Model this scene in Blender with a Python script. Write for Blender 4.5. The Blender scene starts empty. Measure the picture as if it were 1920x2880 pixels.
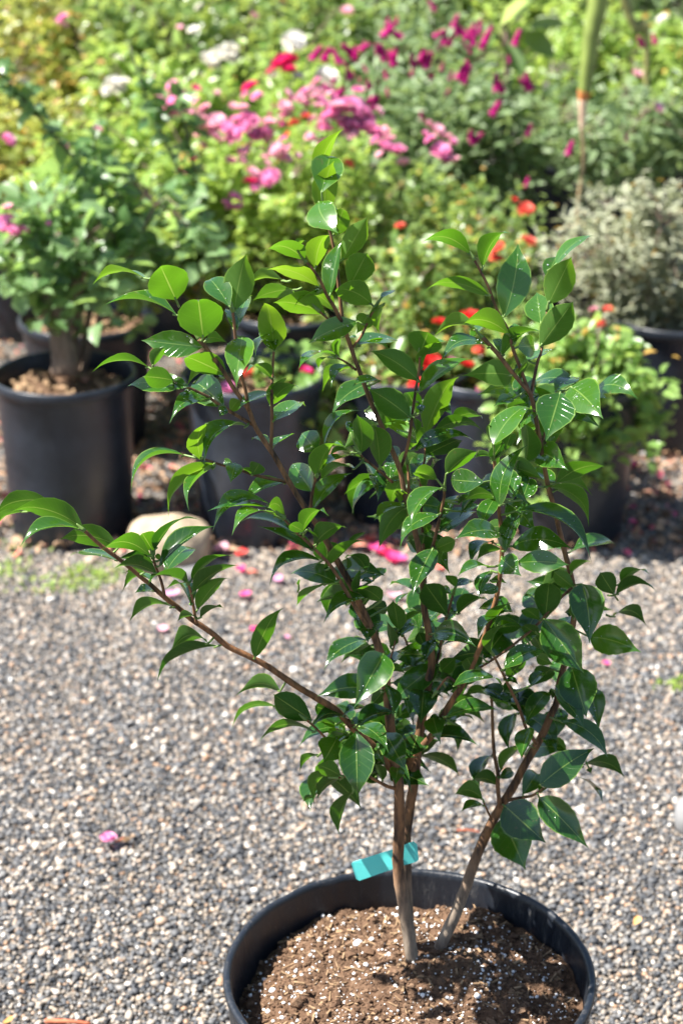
import bpy, math, random
import numpy as np
from mathutils import Vector, noise

random.seed(7)
rng = np.random.default_rng(7)
scene = bpy.context.scene
COL = scene.collection
R_ = math.radians

# ------------------------------------------------------------------ camera
PITCH = R_(22.8)
FPX = 5617.0                       # focal length in pixels of a 1920 x 2880 frame
CAM = Vector((0.0, 0.0, 1.70))
cam_d = bpy.data.cameras.new("camera")
cam = bpy.data.objects.new("camera", cam_d)
COL.objects.link(cam)
cam.location = CAM
cam.rotation_euler = (R_(90) - PITCH, 0, 0)
cam_d.sensor_fit = 'VERTICAL'
cam_d.sensor_height = 22.3
cam_d.lens = FPX / 2880 * 22.3
cam_d.clip_start = 0.05
cam_d.clip_end = 500
cam_d.dof.use_dof = True
cam_d.dof.focus_distance = 2.06
cam_d.dof.aperture_fstop = 3.6
scene.camera = cam

# ------------------------------------------------------------------ light
SUN_EL, SUN_AZ = 57.0, 185.0       # azimuth measured from +X, counter-clockwise (sun on the left)
world = bpy.data.worlds.new("World")
scene.world = world
world.use_nodes = True
wt = world.node_tree
sky = wt.nodes.new('ShaderNodeTexSky')
sky.sky_type = 'NISHITA'
sky.sun_disc = False
sky.sun_elevation = R_(SUN_EL)
sky.sun_rotation = R_(90 - SUN_AZ)
bg = wt.nodes['Background']
bg.inputs['Strength'].default_value = 0.06
wt.links.new(sky.outputs[0], bg.inputs['Color'])
sun_d = bpy.data.lights.new("sun", 'SUN')
sun_d.energy = 5.0
sun_d.angle = R_(0.5)
sun_d.color = (1.0, 0.955, 0.89)
sun = bpy.data.objects.new("sun", sun_d)
COL.objects.link(sun)
SUNV = Vector((math.cos(R_(SUN_EL)) * math.cos(R_(SUN_AZ)), math.cos(R_(SUN_EL)) * math.sin(R_(SUN_AZ)), math.sin(R_(SUN_EL))))
sun.rotation_euler = (-SUNV).to_track_quat('-Z', 'Y').to_euler()
scene.view_settings.view_transform = 'Standard'
scene.view_settings.look = 'None'
scene.view_settings.exposure = 1.70
scene.view_settings.gamma = 1.0
scene.view_settings.use_curve_mapping = False
scene.cycles.max_bounces = 7
scene.cycles.diffuse_bounces = 2
scene.cycles.transmission_bounces = 4
scene.cycles.transparent_max_bounces = 4

# ------------------------------------------------------------------ where a pixel of the photograph lies in the yard
CF = Vector((0, math.cos(PITCH), -math.sin(PITCH)))
CU = Vector((0, math.sin(PITCH), math.cos(PITCH)))
CR = Vector((1, 0, 0))

def ray(u, v):
    return CF + CR * ((u - 960) / FPX) - CU * ((v - 1440) / FPX)

def at_y(u, v, y):
    r = ray(u, v)
    return CAM + r * (y / r.y)

def at_z(u, v, z):
    r = ray(u, v)
    return CAM + r * ((z - CAM.z) / r.z)

def mpp(p):                         # metres per photograph pixel at point p
    return (p - CAM).dot(CF) / FPX

# ------------------------------------------------------------------ object helpers
def npmesh(name, verts, faces, mat=None, parent=None, smooth=True, rnd=None, uv=None, mats=None, midx=None):
    """verts Nx3, faces: list/array of equal-size polygons or list of arrays"""
    me = bpy.data.meshes.new(name)
    verts = np.asarray(verts, dtype=np.float32)
    if isinstance(faces, np.ndarray):
        fl = [faces]
    else:
        byl = {}
        order = []
        for f in faces:
            order.append(f)
        fl = None
    if fl is not None:
        loops = faces.reshape(-1).astype(np.int32)
        sizes = np.full(len(faces), faces.shape[1], dtype=np.int32)
    else:
        sizes = np.array([len(f) for f in faces], dtype=np.int32)
        loops = np.array([i for f in faces for i in f], dtype=np.int32)
    starts = np.concatenate([[0], np.cumsum(sizes)[:-1]]).astype(np.int32)
    me.vertices.add(len(verts))
    me.vertices.foreach_set('co', verts.reshape(-1))
    me.loops.add(len(loops))
    me.loops.foreach_set('vertex_index', loops)
    me.polygons.add(len(sizes))
    me.polygons.foreach_set('loop_start', starts)
    me.polygons.foreach_set('use_smooth', np.full(len(sizes), smooth))
    if midx is not None:
        me.polygons.foreach_set('material_index', np.asarray(midx, dtype=np.int32))
    if rnd is not None:
        at = me.attributes.new('rnd', 'FLOAT', 'POINT')
        at.data.foreach_set('value', np.asarray(rnd, dtype=np.float32))
    if uv is not None:
        ul = me.uv_layers.new(name='UVMap')
        ul.data.foreach_set('uv', np.asarray(uv, dtype=np.float32)[loops].reshape(-1))
    me.update(calc_edges=True)
    me.validate()
    o = bpy.data.objects.new(name, me)
    COL.objects.link(o)
    for m in (mats or ([mat] if mat else [])):
        me.materials.append(m)
    if parent is not None:
        o.parent = parent
        o.matrix_parent_inverse = parent.matrix_basis.inverted()
    return o

def empty(name, loc, label, cat, group=None):
    o = bpy.data.objects.new(name, None)
    COL.objects.link(o)
    o.location = loc
    o.empty_display_size = 0.05
    tag(o, label, cat, group)
    return o

def tag(o, label=None, cat=None, group=None, kind=None):
    if label: o['label'] = label
    if cat: o['category'] = cat
    if group: o['group'] = group
    if kind: o['kind'] = kind
    return o

class MB:
    """collects polygons for one mesh"""
    def __init__(self):
        self.v, self.f, self.r, self.uv = [], [], [], []
    def add(self, vs, fs, r=0.5, uv=None):
        k = len(self.v)
        self.v.extend([tuple(p) for p in vs])
        self.f.extend([tuple(i + k for i in f) for f in fs])
        self.r.extend([r] * len(vs))
        self.uv.extend(uv if uv else [(0, 0)] * len(vs))
    def build(self, name, mat, parent=None, smooth=True):
        return npmesh(name, np.array(self.v), self.f, mat, parent, smooth, rnd=self.r, uv=self.uv)

def smooth_path(pts, n=5):
    """Catmull-Rom through pts (Vectors)"""
    if len(pts) < 3:
        a, b = pts[0], pts[-1]
        return [a.lerp(b, i / n) for i in range(n + 1)]
    P = [pts[0] * 2 - pts[1]] + list(pts) + [pts[-1] * 2 - pts[-2]]
    out = []
    for i in range(1, len(P) - 2):
        p0, p1, p2, p3 = P[i - 1], P[i], P[i + 1], P[i + 2]
        for k in range(n):
            t = k / n
            out.append(0.5 * ((2 * p1) + (p2 - p0) * t + (2 * p0 - 5 * p1 + 4 * p2 - p3) * t * t + (3 * p1 - p0 - 3 * p2 + p3) * t ** 3))
    out.append(pts[-1])
    return out

def tube(mb, path, r0, r1, sides=8, lump=0.0, r=0.5, cap=True, power=1.0):
    n = len(path)
    k = len(mb.v)
    t0 = (path[1] - path[0]).normalized()
    ref = Vector((0, 1, 0)) if abs(t0.y) < 0.9 else Vector((1, 0, 0))
    nx = (ref - t0 * ref.dot(t0)).normalized()
    ln = 0.0
    vs, uv, fs = [], [], []
    for i, p in enumerate(path):
        t = (path[min(i + 1, n - 1)] - path[max(i - 1, 0)]).normalized()
        nx = (nx - t * nx.dot(t)).normalized()
        ny = t.cross(nx)
        if i: ln += (p - path[i - 1]).length
        s = i / (n - 1)
        rad = r1 + (r0 - r1) * (1 - s) ** power
        for j in range(sides):
            a = 2 * math.pi * j / sides
            rr = rad * (1 + (lump * noise.noise(p * 60 + Vector((math.cos(a), math.sin(a), 0))) if lump else 0))
            vs.append(p + nx * (math.cos(a) * rr) + ny * (math.sin(a) * rr))
            uv.append((j / sides, ln))
    for i in range(n - 1):
        for j in range(sides):
            a, b = i * sides + j, i * sides + (j + 1) % sides
            fs.append((a, b, b + sides, a + sides))
    if cap:
        fs.append(tuple(range(sides - 1, -1, -1)))
        fs.append(tuple((n - 1) * sides + j for j in range(sides)))
    mb.add(vs, fs, r, uv)

def lathe(mb, cx, cy, prof, seg=64, wob=0.0, seed=0.0, r=0.5):
    """closed profile [(radius, z)...] turned about a vertical axis"""
    vs, fs = [], []
    m = len(prof)
    for i in range(seg):
        a = 2 * math.pi * i / seg
        w = 1 + wob * (math.sin(2 * a + seed) * 0.6 + math.sin(3 * a + seed * 2.3) * 0.4)
        for rad, z in prof:
            vs.append((cx + math.cos(a) * rad * w, cy + math.sin(a) * rad * w, z))
    for i in range(seg):
        for j in range(m - 1):
            a, b = i * m + j, ((i + 1) % seg) * m + j
            fs.append((a, b, b + 1, a + 1))
    mb.add(vs, fs, r)

# ------------------------------------------------------------------ material helpers
def mat(name):
    m = bpy.data.materials.new(name)
    m.use_nodes = True
    nt = m.node_tree
    p = nt.nodes['Principled BSDF']
    return m, nt, p

def N(nt, t, **kw):
    n = nt.nodes.new(t)
    for k, v in kw.items():
        if hasattr(n, k):
            setattr(n, k, v)
        else:
            n.inputs[k].default_value = v
    return n

def ramp(nt, fac, stops, interp='LINEAR'):
    n = nt.nodes.new('ShaderNodeValToRGB')
    cr = n.color_ramp
    cr.interpolation = interp
    while len(cr.elements) > 1:
        cr.elements.remove(cr.elements[-1])
    cr.elements[0].position = stops[0][0]
    cr.elements[0].color = (*stops[0][1], 1)
    for pos, c in stops[1:]:
        e = cr.elements.new(pos)
        e.color = (*c, 1)
    if fac is not None:
        nt.links.new(fac, n.inputs[0])
    return n

def mix(nt, fac, a, b, blend='MIX'):
    n = nt.nodes.new('ShaderNodeMix')
    n.data_type = 'RGBA'
    n.blend_type = blend
    for idx, x in ((0, fac), (6, a), (7, b)):
        if isinstance(x, (int, float)):
            n.inputs[idx].default_value = x
        elif isinstance(x, tuple):
            n.inputs[idx].default_value = (*x, 1)
        else:
            nt.links.new(x, n.inputs[idx])
    return n.outputs[2]

def math_(nt, op, a, b=None, c=None):
    n = nt.nodes.new('ShaderNodeMath')
    n.operation = op
    for i, x in enumerate((a, b, c)):
        if x is None: continue
        if isinstance(x, (int, float)):
            n.inputs[i].default_value = x
        else:
            nt.links.new(x, n.inputs[i])
    return n.outputs[0]

def bump(nt, p, height, strength, dist):
    b = nt.nodes.new('ShaderNodeBump')
    b.inputs['Strength'].default_value = strength
    b.inputs['Distance'].default_value = dist
    nt.links.new(height, b.inputs['Height'])
    nt.links.new(b.outputs[0], p.inputs['Normal'])

def translucent_mix(nt, p, colour, amount):
    """adds light passing through a thin leaf or petal"""
    out = nt.nodes['Material Output']
    tr = nt.nodes.new('ShaderNodeBsdfTranslucent')
    if isinstance(colour, tuple):
        tr.inputs['Color'].default_value = (*colour, 1)
    else:
        nt.links.new(colour, tr.inputs['Color'])
    mx = nt.nodes.new('ShaderNodeMixShader')
    mx.inputs[0].default_value = amount
    nt.links.new(p.outputs[0], mx.inputs[1])
    nt.links.new(tr.outputs[0], mx.inputs[2])
    nt.links.new(mx.outputs[0], out.inputs['Surface'])

def attr(nt, name='rnd'):
    a = nt.nodes.new('ShaderNodeAttribute')
    a.attribute_name = name
    return a.outputs['Fac']
# ------------------------------------------------------------------ materials
def camellia_leaf_material():
    m, nt, p = mat("camellia_leaf")
    L = nt.links
    r = attr(nt)
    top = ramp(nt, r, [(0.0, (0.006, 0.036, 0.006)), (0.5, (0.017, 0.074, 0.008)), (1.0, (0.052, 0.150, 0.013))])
    under = ramp(nt, r, [(0.0, (0.036, 0.085, 0.016)), (1.0, (0.075, 0.150, 0.026))])
    geo = nt.nodes.new('ShaderNodeNewGeometry')
    base = mix(nt, geo.outputs['Backfacing'], top.outputs[0], under.outputs[0])
    uvn = nt.nodes.new('ShaderNodeUVMap'); uvn.uv_map = 'UVMap'
    sep = nt.nodes.new('ShaderNodeSeparateXYZ'); L.new(uvn.outputs[0], sep.inputs[0])
    av = math_(nt, 'ABSOLUTE', sep.outputs[1])
    rib = math_(nt, 'LESS_THAN', av, 0.035)
    # side veins running obliquely from the midrib to the edge
    s = math_(nt, 'SUBTRACT', math_(nt, 'MULTIPLY', sep.outputs[0], 8.0), math_(nt, 'MULTIPLY', av, 1.6))
    fr = math_(nt, 'ABSOLUTE', math_(nt, 'SUBTRACT', math_(nt, 'FRACT', s), 0.5))
    vein = math_(nt, 'LESS_THAN', fr, 0.045)
    edge = math_(nt, 'GREATER_THAN', av, 0.93)
    nz = N(nt, 'ShaderNodeTexNoise', Scale=45.0, Detail=3.0)
    tc = nt.nodes.new('ShaderNodeTexCoord'); L.new(tc.outputs['Object'], nz.inputs['Vector'])
    base = mix(nt, math_(nt, 'MULTIPLY', nz.outputs['Fac'], 0.55), base, (0.030, 0.085, 0.012))
    spot = N(nt, 'ShaderNodeTexNoise', Scale=130.0, Detail=2.0)
    L.new(tc.outputs['Object'], spot.inputs['Vector'])
    base = mix(nt, math_(nt, 'MULTIPLY', math_(nt, 'GREATER_THAN', spot.outputs['Fac'], 0.70), 0.5), base, (0.10, 0.075, 0.03))
    base = mix(nt, math_(nt, 'MULTIPLY', vein, 0.12), base, (0.16, 0.30, 0.06))
    base = mix(nt, math_(nt, 'MULTIPLY', rib, 0.36), base, (0.26, 0.38, 0.08))
    base = mix(nt, math_(nt, 'MULTIPLY', edge, 0.45), base, (0.22, 0.34, 0.06))  # yellowish margin: the glow of a backlit edge put into the colour
    L.new(base, p.inputs['Base Color'])
    p.inputs['IOR'].default_value = 1.5
    rough = math_(nt, 'MULTIPLY_ADD', geo.outputs['Backfacing'], 0.32, 0.17)
    L.new(rough, p.inputs['Roughness'])
    spec = math_(nt, 'MULTIPLY_ADD', geo.outputs['Backfacing'], -0.30, 0.62)
    L.new(spec, p.inputs['Specular IOR Level'])
    p.inputs['Coat Weight'].default_value = 0.55
    p.inputs['Coat Roughness'].default_value = 0.14
    p.inputs['Coat IOR'].default_value = 1.5
    cw = math_(nt, 'MULTIPLY_ADD', geo.outputs['Backfacing'], -0.55, 0.55)
    L.new(cw, p.inputs['Coat Weight'])
    h = math_(nt, 'ADD', math_(nt, 'MULTIPLY', vein, -0.4), nz.outputs['Fac'])
    bump(nt, p, h, 0.3, 0.0012)
    trc = ramp(nt, r, [(0.0, (0.035, 0.14, 0.004)), (0.5, (0.15, 0.40, 0.010)), (1.0, (0.36, 0.64, 0.02))])
    trm = mix(nt, math_(nt, 'MULTIPLY', rib, 0.5), trc.outputs[0], (0.6, 0.72, 0.15))
    translucent_mix(nt, p, trm, 0.30)
    return m

def leaf_material(name, dark, light, trans, rough=0.45, amount=0.36):
    m, nt, p = mat(name)
    r = attr(nt)
    mid = tuple((a + b) / 2 for a, b in zip(dark, light))
    c = ramp(nt, r, [(0, dark), (0.5, mid), (1, light)])
    nt.links.new(c.outputs[0], p.inputs['Base Color'])
    p.inputs['Roughness'].default_value = rough
    p.inputs['Specular IOR Level'].default_value = 0.4
    translucent_mix(nt, p, trans, amount)
    return m

def bark_material(name, dark, light, stretch=40.0, upper=None):
    m, nt, p = mat(name)
    tc = nt.nodes.new('ShaderNodeTexCoord')
    mp = nt.nodes.new('ShaderNodeMapping')
    mp.inputs['Scale'].default_value = (1, 1, 0.22)
    nt.links.new(tc.outputs['Object'], mp.inputs[0])
    nz = N(nt, 'ShaderNodeTexNoise', Scale=stretch * 4, Detail=5.0, Roughness=0.65)
    nt.links.new(mp.outputs[0], nz.inputs['Vector'])
    c = ramp(nt, nz.outputs['Fac'], [(0.34, dark), (0.64, light)])
    col = c.outputs[0]
    if upper:                       # bark is grey at the foot, red-brown on younger wood
        sep = nt.nodes.new('ShaderNodeSeparateXYZ')
        nt.links.new(tc.outputs['Object'], sep.inputs[0])
        mr = N(nt, 'ShaderNodeMapRange')
        mr.inputs['From Min'].default_value = upper[0]
        mr.inputs['From Max'].default_value = upper[1]
        nt.links.new(sep.outputs[2], mr.inputs['Value'])
        c2 = ramp(nt, nz.outputs['Fac'], [(0.36, upper[2]), (0.62, upper[3])])
        col = mix(nt, mr.outputs[0], col, c2.outputs[0])
    nt.links.new(col, p.inputs['Base Color'])
    p.inputs['Roughness'].default_value = 0.75
    bump(nt, p, nz.outputs['Fac'], 0.6, 0.002)
    return m

def pot_material(name="black_pot_plastic", dust=0.5):
    m, nt, p = mat(name)
    tc = nt.nodes.new('ShaderNodeTexCoord')
    nz = N(nt, 'ShaderNodeTexNoise', Scale=14.0, Detail=6.0, Roughness=0.7)
    nt.links.new(tc.outputs['Object'], nz.inputs['Vector'])
    nz2 = N(nt, 'ShaderNodeTexNoise', Scale=260.0, Detail=2.0)
    nt.links.new(tc.outputs['Object'], nz2.inputs['Vector'])
    c = ramp(nt, nz.outputs['Fac'], [(0.3, (0.007, 0.010, 0.0155)), (0.75, (0.032 * dust + 0.009, 0.041 * dust + 0.011, 0.057 * dust + 0.0155))])  # bluish tint stands in for sky sheen on the black plastic
    c2 = mix(nt, math_(nt, 'MULTIPLY', math_(nt, 'GREATER_THAN', nz2.outputs['Fac'], 0.70), 0.35), c.outputs[0], (0.10, 0.095, 0.09))
    nt.links.new(c2, p.inputs['Base Color'])
    p.inputs['Roughness'].default_value = 0.38
    bump(nt, p, nz2.outputs['Fac'], 0.12, 0.002)
    return m

def stone_material():
    m, nt, p = mat("pea_gravel")
    r = attr(nt)
    c = ramp(nt, r, [(0.0, (0.022, 0.025, 0.030)), (0.17, (0.060, 0.063, 0.069)), (0.36, (0.118, 0.118, 0.119)), (0.53, (0.190, 0.180, 0.167)),
                     (0.67, (0.28, 0.222, 0.165)), (0.78, (0.35, 0.302, 0.250)), (0.85, (0.30, 0.175, 0.098)), (0.91, (0.40, 0.365, 0.32)), (1.0, (0.58, 0.555, 0.52))])
    tc = nt.nodes.new('ShaderNodeTexCoord')
    nz = N(nt, 'ShaderNodeTexNoise', Scale=420.0, Detail=3.0)
    nt.links.new(tc.outputs['Object'], nz.inputs['Vector'])
    col = mix(nt, 0.35, c.outputs[0], ramp(nt, nz.outputs['Fac'], [(0.3, (0.25, 0.25, 0.25)), (0.7, (0.9, 0.9, 0.9))]).outputs[0], 'OVERLAY')
    nt.links.new(col, p.inputs['Base Color'])
    p.inputs['Roughness'].default_value = 0.62
    return m

def ground_material():
    m, nt, p = mat("gravel_bed")
    tc = nt.nodes.new('ShaderNodeTexCoord')
    vo = N(nt, 'ShaderNodeTexVoronoi', Scale=120.0)
    nt.links.new(tc.outputs['Object'], vo.inputs['Vector'])
    sep = nt.nodes.new('ShaderNodeSeparateColor')
    nt.links.new(vo.outputs['Color'], sep.inputs[0])
    c = ramp(nt, sep.outputs[0], [(0, (0.02, 0.021, 0.023)), (0.4, (0.08, 0.075, 0.07)), (0.7, (0.15, 0.125, 0.095)), (1, (0.25, 0.23, 0.21))])  # bed colours darkened, painted shade for the gaps between pebbles
    nz = N(nt, 'ShaderNodeTexNoise', Scale=3.0, Detail=5.0)
    nt.links.new(tc.outputs['Object'], nz.inputs['Vector'])
    col = mix(nt, math_(nt, 'MULTIPLY', nz.outputs['Fac'], 0.6), c.outputs[0], (0.09, 0.07, 0.05))
    nt.links.new(col, p.inputs['Base Color'])
    p.inputs['Roughness'].default_value = 0.9
    bump(nt, p, math_(nt, 'SUBTRACT', 1.0, vo.outputs['Distance']), 0.9, 0.01)
    return m

def soil_material():
    m, nt, p = mat("potting_mix")
    tc = nt.nodes.new('ShaderNodeTexCoord')
    nz = N(nt, 'ShaderNodeTexNoise', Scale=130.0, Detail=6.0, Roughness=0.75)
    nt.links.new(tc.outputs['Object'], nz.inputs['Vector'])
    r = attr(nt)
    c = ramp(nt, nz.outputs['Fac'], [(0.3, (0.022, 0.013, 0.009)), (0.5, (0.095, 0.056, 0.034)), (0.72, (0.20, 0.128, 0.082))])
    c2 = ramp(nt, r, [(0, (0.05, 0.028, 0.017)), (0.5, (0.15, 0.088, 0.053)), (1, (0.31, 0.20, 0.125))])
    nt.links.new(mix(nt, 0.5, c.outputs[0], c2.outputs[0]), p.inputs['Base Color'])
    p.inputs['Roughness'].default_value = 0.95
    p.inputs['Specular IOR Level'].default_value = 0.2
    bump(nt, p, nz.outputs['Fac'], 0.8, 0.004)
    return m

def plain(name, col, rough=0.6, spec=0.4, var=0.25, scale=60.0, bumpd=0.0):
    m, nt, p = mat(name)
    tc = nt.nodes.new('ShaderNodeTexCoord')
    nz = N(nt, 'ShaderNodeTexNoise', Scale=scale, Detail=5.0)
    nt.links.new(tc.outputs['Object'], nz.inputs['Vector'])
    lo = tuple(x * (1 - var) for x in col); hi = tuple(min(1, x * (1 + var)) for x in col)
    c = ramp(nt, nz.outputs['Fac'], [(0.3, lo), (0.7, hi)])
    nt.links.new(c.outputs[0], p.inputs['Base Color'])
    p.inputs['Roughness'].default_value = rough
    p.inputs['Specular IOR Level'].default_value = spec
    if bumpd: bump(nt, p, nz.outputs['Fac'], 0.6, bumpd)
    return m

def petal_material(name, inner, outer, amount=0.3):
    m, nt, p = mat(name)
    r = attr(nt)
    c = ramp(nt, r, [(0, inner), (1, outer)])
    nt.links.new(c.outputs[0], p.inputs['Base Color'])
    p.inputs['Roughness'].default_value = 0.6
    p.inputs['Specular IOR Level'].default_value = 0.2
    translucent_mix(nt, p, c.outputs[0], amount)
    return m

M_CAM = camellia_leaf_material()
M_BARK = bark_material("camellia_bark", (0.13, 0.10, 0.075), (0.33, 0.265, 0.20), 30, (0.34, 0.44, (0.028, 0.014, 0.008), (0.25, 0.122, 0.052)))
M_TWIG = bark_material("camellia_twig", (0.040, 0.018, 0.009), (0.29, 0.130, 0.050), 30)
M_PET = plain("green_petiole", (0.13, 0.21, 0.05), 0.5)
M_ROSEBARK = bark_material("rose_bark", (0.085, 0.058, 0.040), (0.20, 0.14, 0.10), 30)
M_CANE = bark_material("rose_cane", (0.05, 0.075, 0.025), (0.11, 0.125, 0.05), 20)
M_POT = pot_material()
M_POT2 = pot_material("dusty_pot_plastic", 1.0)
M_POTF = pot_material("scuffed_pot_plastic", 0.15)
_nt = M_POTF.node_tree; _p = _nt.nodes['Principled BSDF']
_tc = _nt.nodes.new('ShaderNodeTexCoord')
_mp = _nt.nodes.new('ShaderNodeMapping'); _mp.inputs['Scale'].default_value = (1, 1, 0.15)
_nt.links.new(_tc.outputs['Object'], _mp.inputs[0])
_nz = N(_nt, 'ShaderNodeTexNoise', Scale=95.0, Detail=6.0, Roughness=0.8)
_nt.links.new(_mp.outputs[0], _nz.inputs['Vector'])
_src = _p.inputs['Base Color'].links[0].from_socket
_nt.links.new(mix(_nt, ramp(_nt, _nz.outputs['Fac'], [(0.56, (0, 0, 0)), (0.76, (0.45, 0.45, 0.45))]).outputs[0], _src, (0.17, 0.15, 0.13)), _p.inputs['Base Color'])
_nt.links.new(ramp(_nt, _nz.outputs['Fac'], [(0.4, (0.30, 0.30, 0.30)), (0.7, (0.7, 0.7, 0.7))]).outputs[0], _p.inputs['Roughness'])
M_STONE = stone_material()
M_GROUND = ground_material()
M_SOIL = soil_material()
M_PERL = plain("perlite", (0.80, 0.79, 0.77), 0.8, 0.3, 0.08)
M_CHIP = plain("bark_chip", (0.25, 0.165, 0.095), 0.85, 0.2, 0.45)
M_DRY = plain("dry_leaf", (0.40, 0.25, 0.14), 0.8, 0.2, 0.5, 25)
M_ROCK = plain("sandstone", (0.34, 0.27, 0.19), 0.9, 0.2, 0.35, 34, 0.012)
M_GREYROCK = plain("grey_stone", (0.17, 0.17, 0.17), 0.85, 0.2, 0.2, 12, 0.01)
M_TAG = plain("turquoise_plastic", (0.12, 0.68, 0.65), 0.45, 0.4, 0.04)
M_DROP, _nt, _p = mat("water_drop")
_p.inputs['Base Color'].default_value = (1, 1, 1, 1)
_p.inputs['Roughness'].default_value = 0.08
_p.inputs['Transmission Weight'].default_value = 0.6
_p.inputs['IOR'].default_value = 1.33
M_RED = plain("red_bark_chip", (0.42, 0.13, 0.07), 0.8, 0.2, 0.3)
P_PINK = petal_material("pink_petal", (0.92, 0.30, 0.56), (0.98, 0.58, 0.82), 0.5)
P_PALE = petal_material("pale_pink_petal", (0.94, 0.50, 0.60), (0.98, 0.76, 0.84), 0.5)
P_HOT = petal_material("hot_pink_petal", (0.80, 0.03, 0.17), (0.90, 0.16, 0.46), 0.42)
P_WHITE = petal_material("white_petal", (0.88, 0.84, 0.72), (0.95, 0.95, 0.95), 0.42)
P_RED = petal_material("red_petal", (0.75, 0.035, 0.035), (0.86, 0.10, 0.085))
P_CORAL = petal_material("coral_petal", (0.85, 0.16, 0.10), (0.90, 0.27, 0.21))
P_MAG = petal_material("magenta_floret", (0.42, 0.008, 0.15), (0.85, 0.05, 0.40), 0.4)
P_ORANGE = petal_material("orange_petal", (0.75, 0.35, 0.08), (0.85, 0.5, 0.2))
# ------------------------------------------------------------------ ground
def build_ground():
    n = 60
    xs = np.linspace(-30, 30, n); ys = np.linspace(-6, 60, n)
    v = np.array([(x, y, 0.0) for y in ys for x in xs])
    f = np.array([(j * n + i, j * n + i + 1, (j + 1) * n + i + 1, (j + 1) * n + i) for j in range(n - 1) for i in range(n - 1)])
    tag(npmesh("gravel_ground", v, f, M_GROUND), kind='structure')

ICO_V = None
def ico():
    global ICO_V, ICO_F
    if ICO_V is None:
        t = (1 + 5 ** 0.5) / 2
        v = np.array([(-1, t, 0), (1, t, 0), (-1, -t, 0), (1, -t, 0), (0, -1, t), (0, 1, t), (0, -1, -t), (0, 1, -t), (t, 0, -1), (t, 0, 1), (-t, 0, -1), (-t, 0, 1)], dtype=float)
        ICO_V = v / np.linalg.norm(v[0])
        ICO_F = np.array([(0, 11, 5), (0, 5, 1), (0, 1, 7), (0, 7, 10), (0, 10, 11), (1, 5, 9), (5, 11, 4), (11, 10, 2), (10, 7, 6), (7, 1, 8),
                          (3, 9, 4), (3, 4, 2), (3, 2, 6), (3, 6, 8), (3, 8, 9), (4, 9, 5), (2, 4, 11), (6, 2, 10), (8, 6, 7), (9, 8, 1)])
    return ICO_V, ICO_F

def lumps(pos, size, squash=(0.55, 0.9), jag=0.22, elong=1.5):
    """many small irregular lumps; returns verts, faces"""
    bv, bf = ico()
    n = len(pos)
    V = np.repeat(bv[None], n, 0) * (1 + rng.normal(0, jag, (n, 12, 1)))
    sc = np.stack([size * rng.uniform(1, elong, n), size, size * rng.uniform(*squash, n)], 1)
    V = V * sc[:, None, :]
    a = rng.uniform(0, 2 * np.pi, n)
    tl = rng.normal(0, 0.3, n)
    ct, st = np.cos(tl), np.sin(tl)
    y = V[:, :, 1] * ct[:, None] - V[:, :, 2] * st[:, None]
    z = V[:, :, 1] * st[:, None] + V[:, :, 2] * ct[:, None]
    c, s = np.cos(a), np.sin(a)
    x2 = V[:, :, 0] * c[:, None] - y * s[:, None]
    y2 = V[:, :, 0] * s[:, None] + y * c[:, None]
    V = np.stack([x2, y2, z], 2) + pos[:, None, :]
    F = (bf[None] + (np.arange(n) * 12)[:, None, None]).reshape(-1, 3)
    return V.reshape(-1, 3), F

def build_pebbles():
    sp = 0.0054
    ys = np.arange(1.5, 4.5, sp)
    P = []
    for y in ys:
        hw = 0.215 * y + 0.14
        x = np.arange(-hw, hw, sp)
        P.append(np.stack([x, np.full_like(x, y)], 1))
    P = np.concatenate(P)
    P = P + rng.uniform(-0.6, 0.6, P.shape) * sp
    n = len(P)
    size = rng.lognormal(math.log(0.0026), 0.36, n)
    z = size * 0.35 + rng.uniform(0, 0.004, n)
    pos = np.column_stack([P, z])
    V, F = lumps(pos, size, jag=0.12)
    r = rng.beta(0.95, 1.25, n)
    # towards the pots the gravel turns sandier
    sandy = np.clip((P[:, 1] - 2.85) / 1.0, 0, 1) * rng.uniform(0, 1, n)
    patch = np.array([noise.noise((a * 2.2, b * 2.2, 3.0)) for a, b in P]) 
    r = np.where(sandy + 0.25 * patch > 0.48, rng.uniform(0.50, 0.80, n), np.clip(r + 0.08 * patch, 0, 1))
    tag(npmesh("gravel_pebbles", V, F, M_STONE, rnd=np.repeat(r, 12)), "grey, tan and white pea gravel covering the ground", "gravel", kind='stuff')
    # a few stones that are clearly larger than the rest
    spots = [(262, 1968, 24), (548, 2022, 20), (600, 2300, 15), (480, 2415, 13), (540, 2255, 15), (880, 1830, 14), (120, 2680, 26),
             (663, 2180, 20), (265, 2455, 14), (480, 2660, 18), (1745, 1790, 24), (1790, 2040, 20), (1860, 2290, 18), (1820, 2600, 16), (1430, 2390, 14), (250, 2790, 15), (330, 2760, 18)]
    pos = np.array([at_z(u, v, 0.010) for u, v, s in spots])
    size = np.array([s / 2 * mpp(Vector(p)) * 1.1 for (u, v, s), p in zip(spots, pos)])
    V, F = lumps(pos, size, jag=0.1)
    tag(npmesh("larger_gravel_stones", V, F, M_STONE, rnd=np.repeat(rng.uniform(0.55, 0.9, len(spots)), 12)), "scattered larger pale stones among the pea gravel", "stones", kind='stuff')

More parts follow.
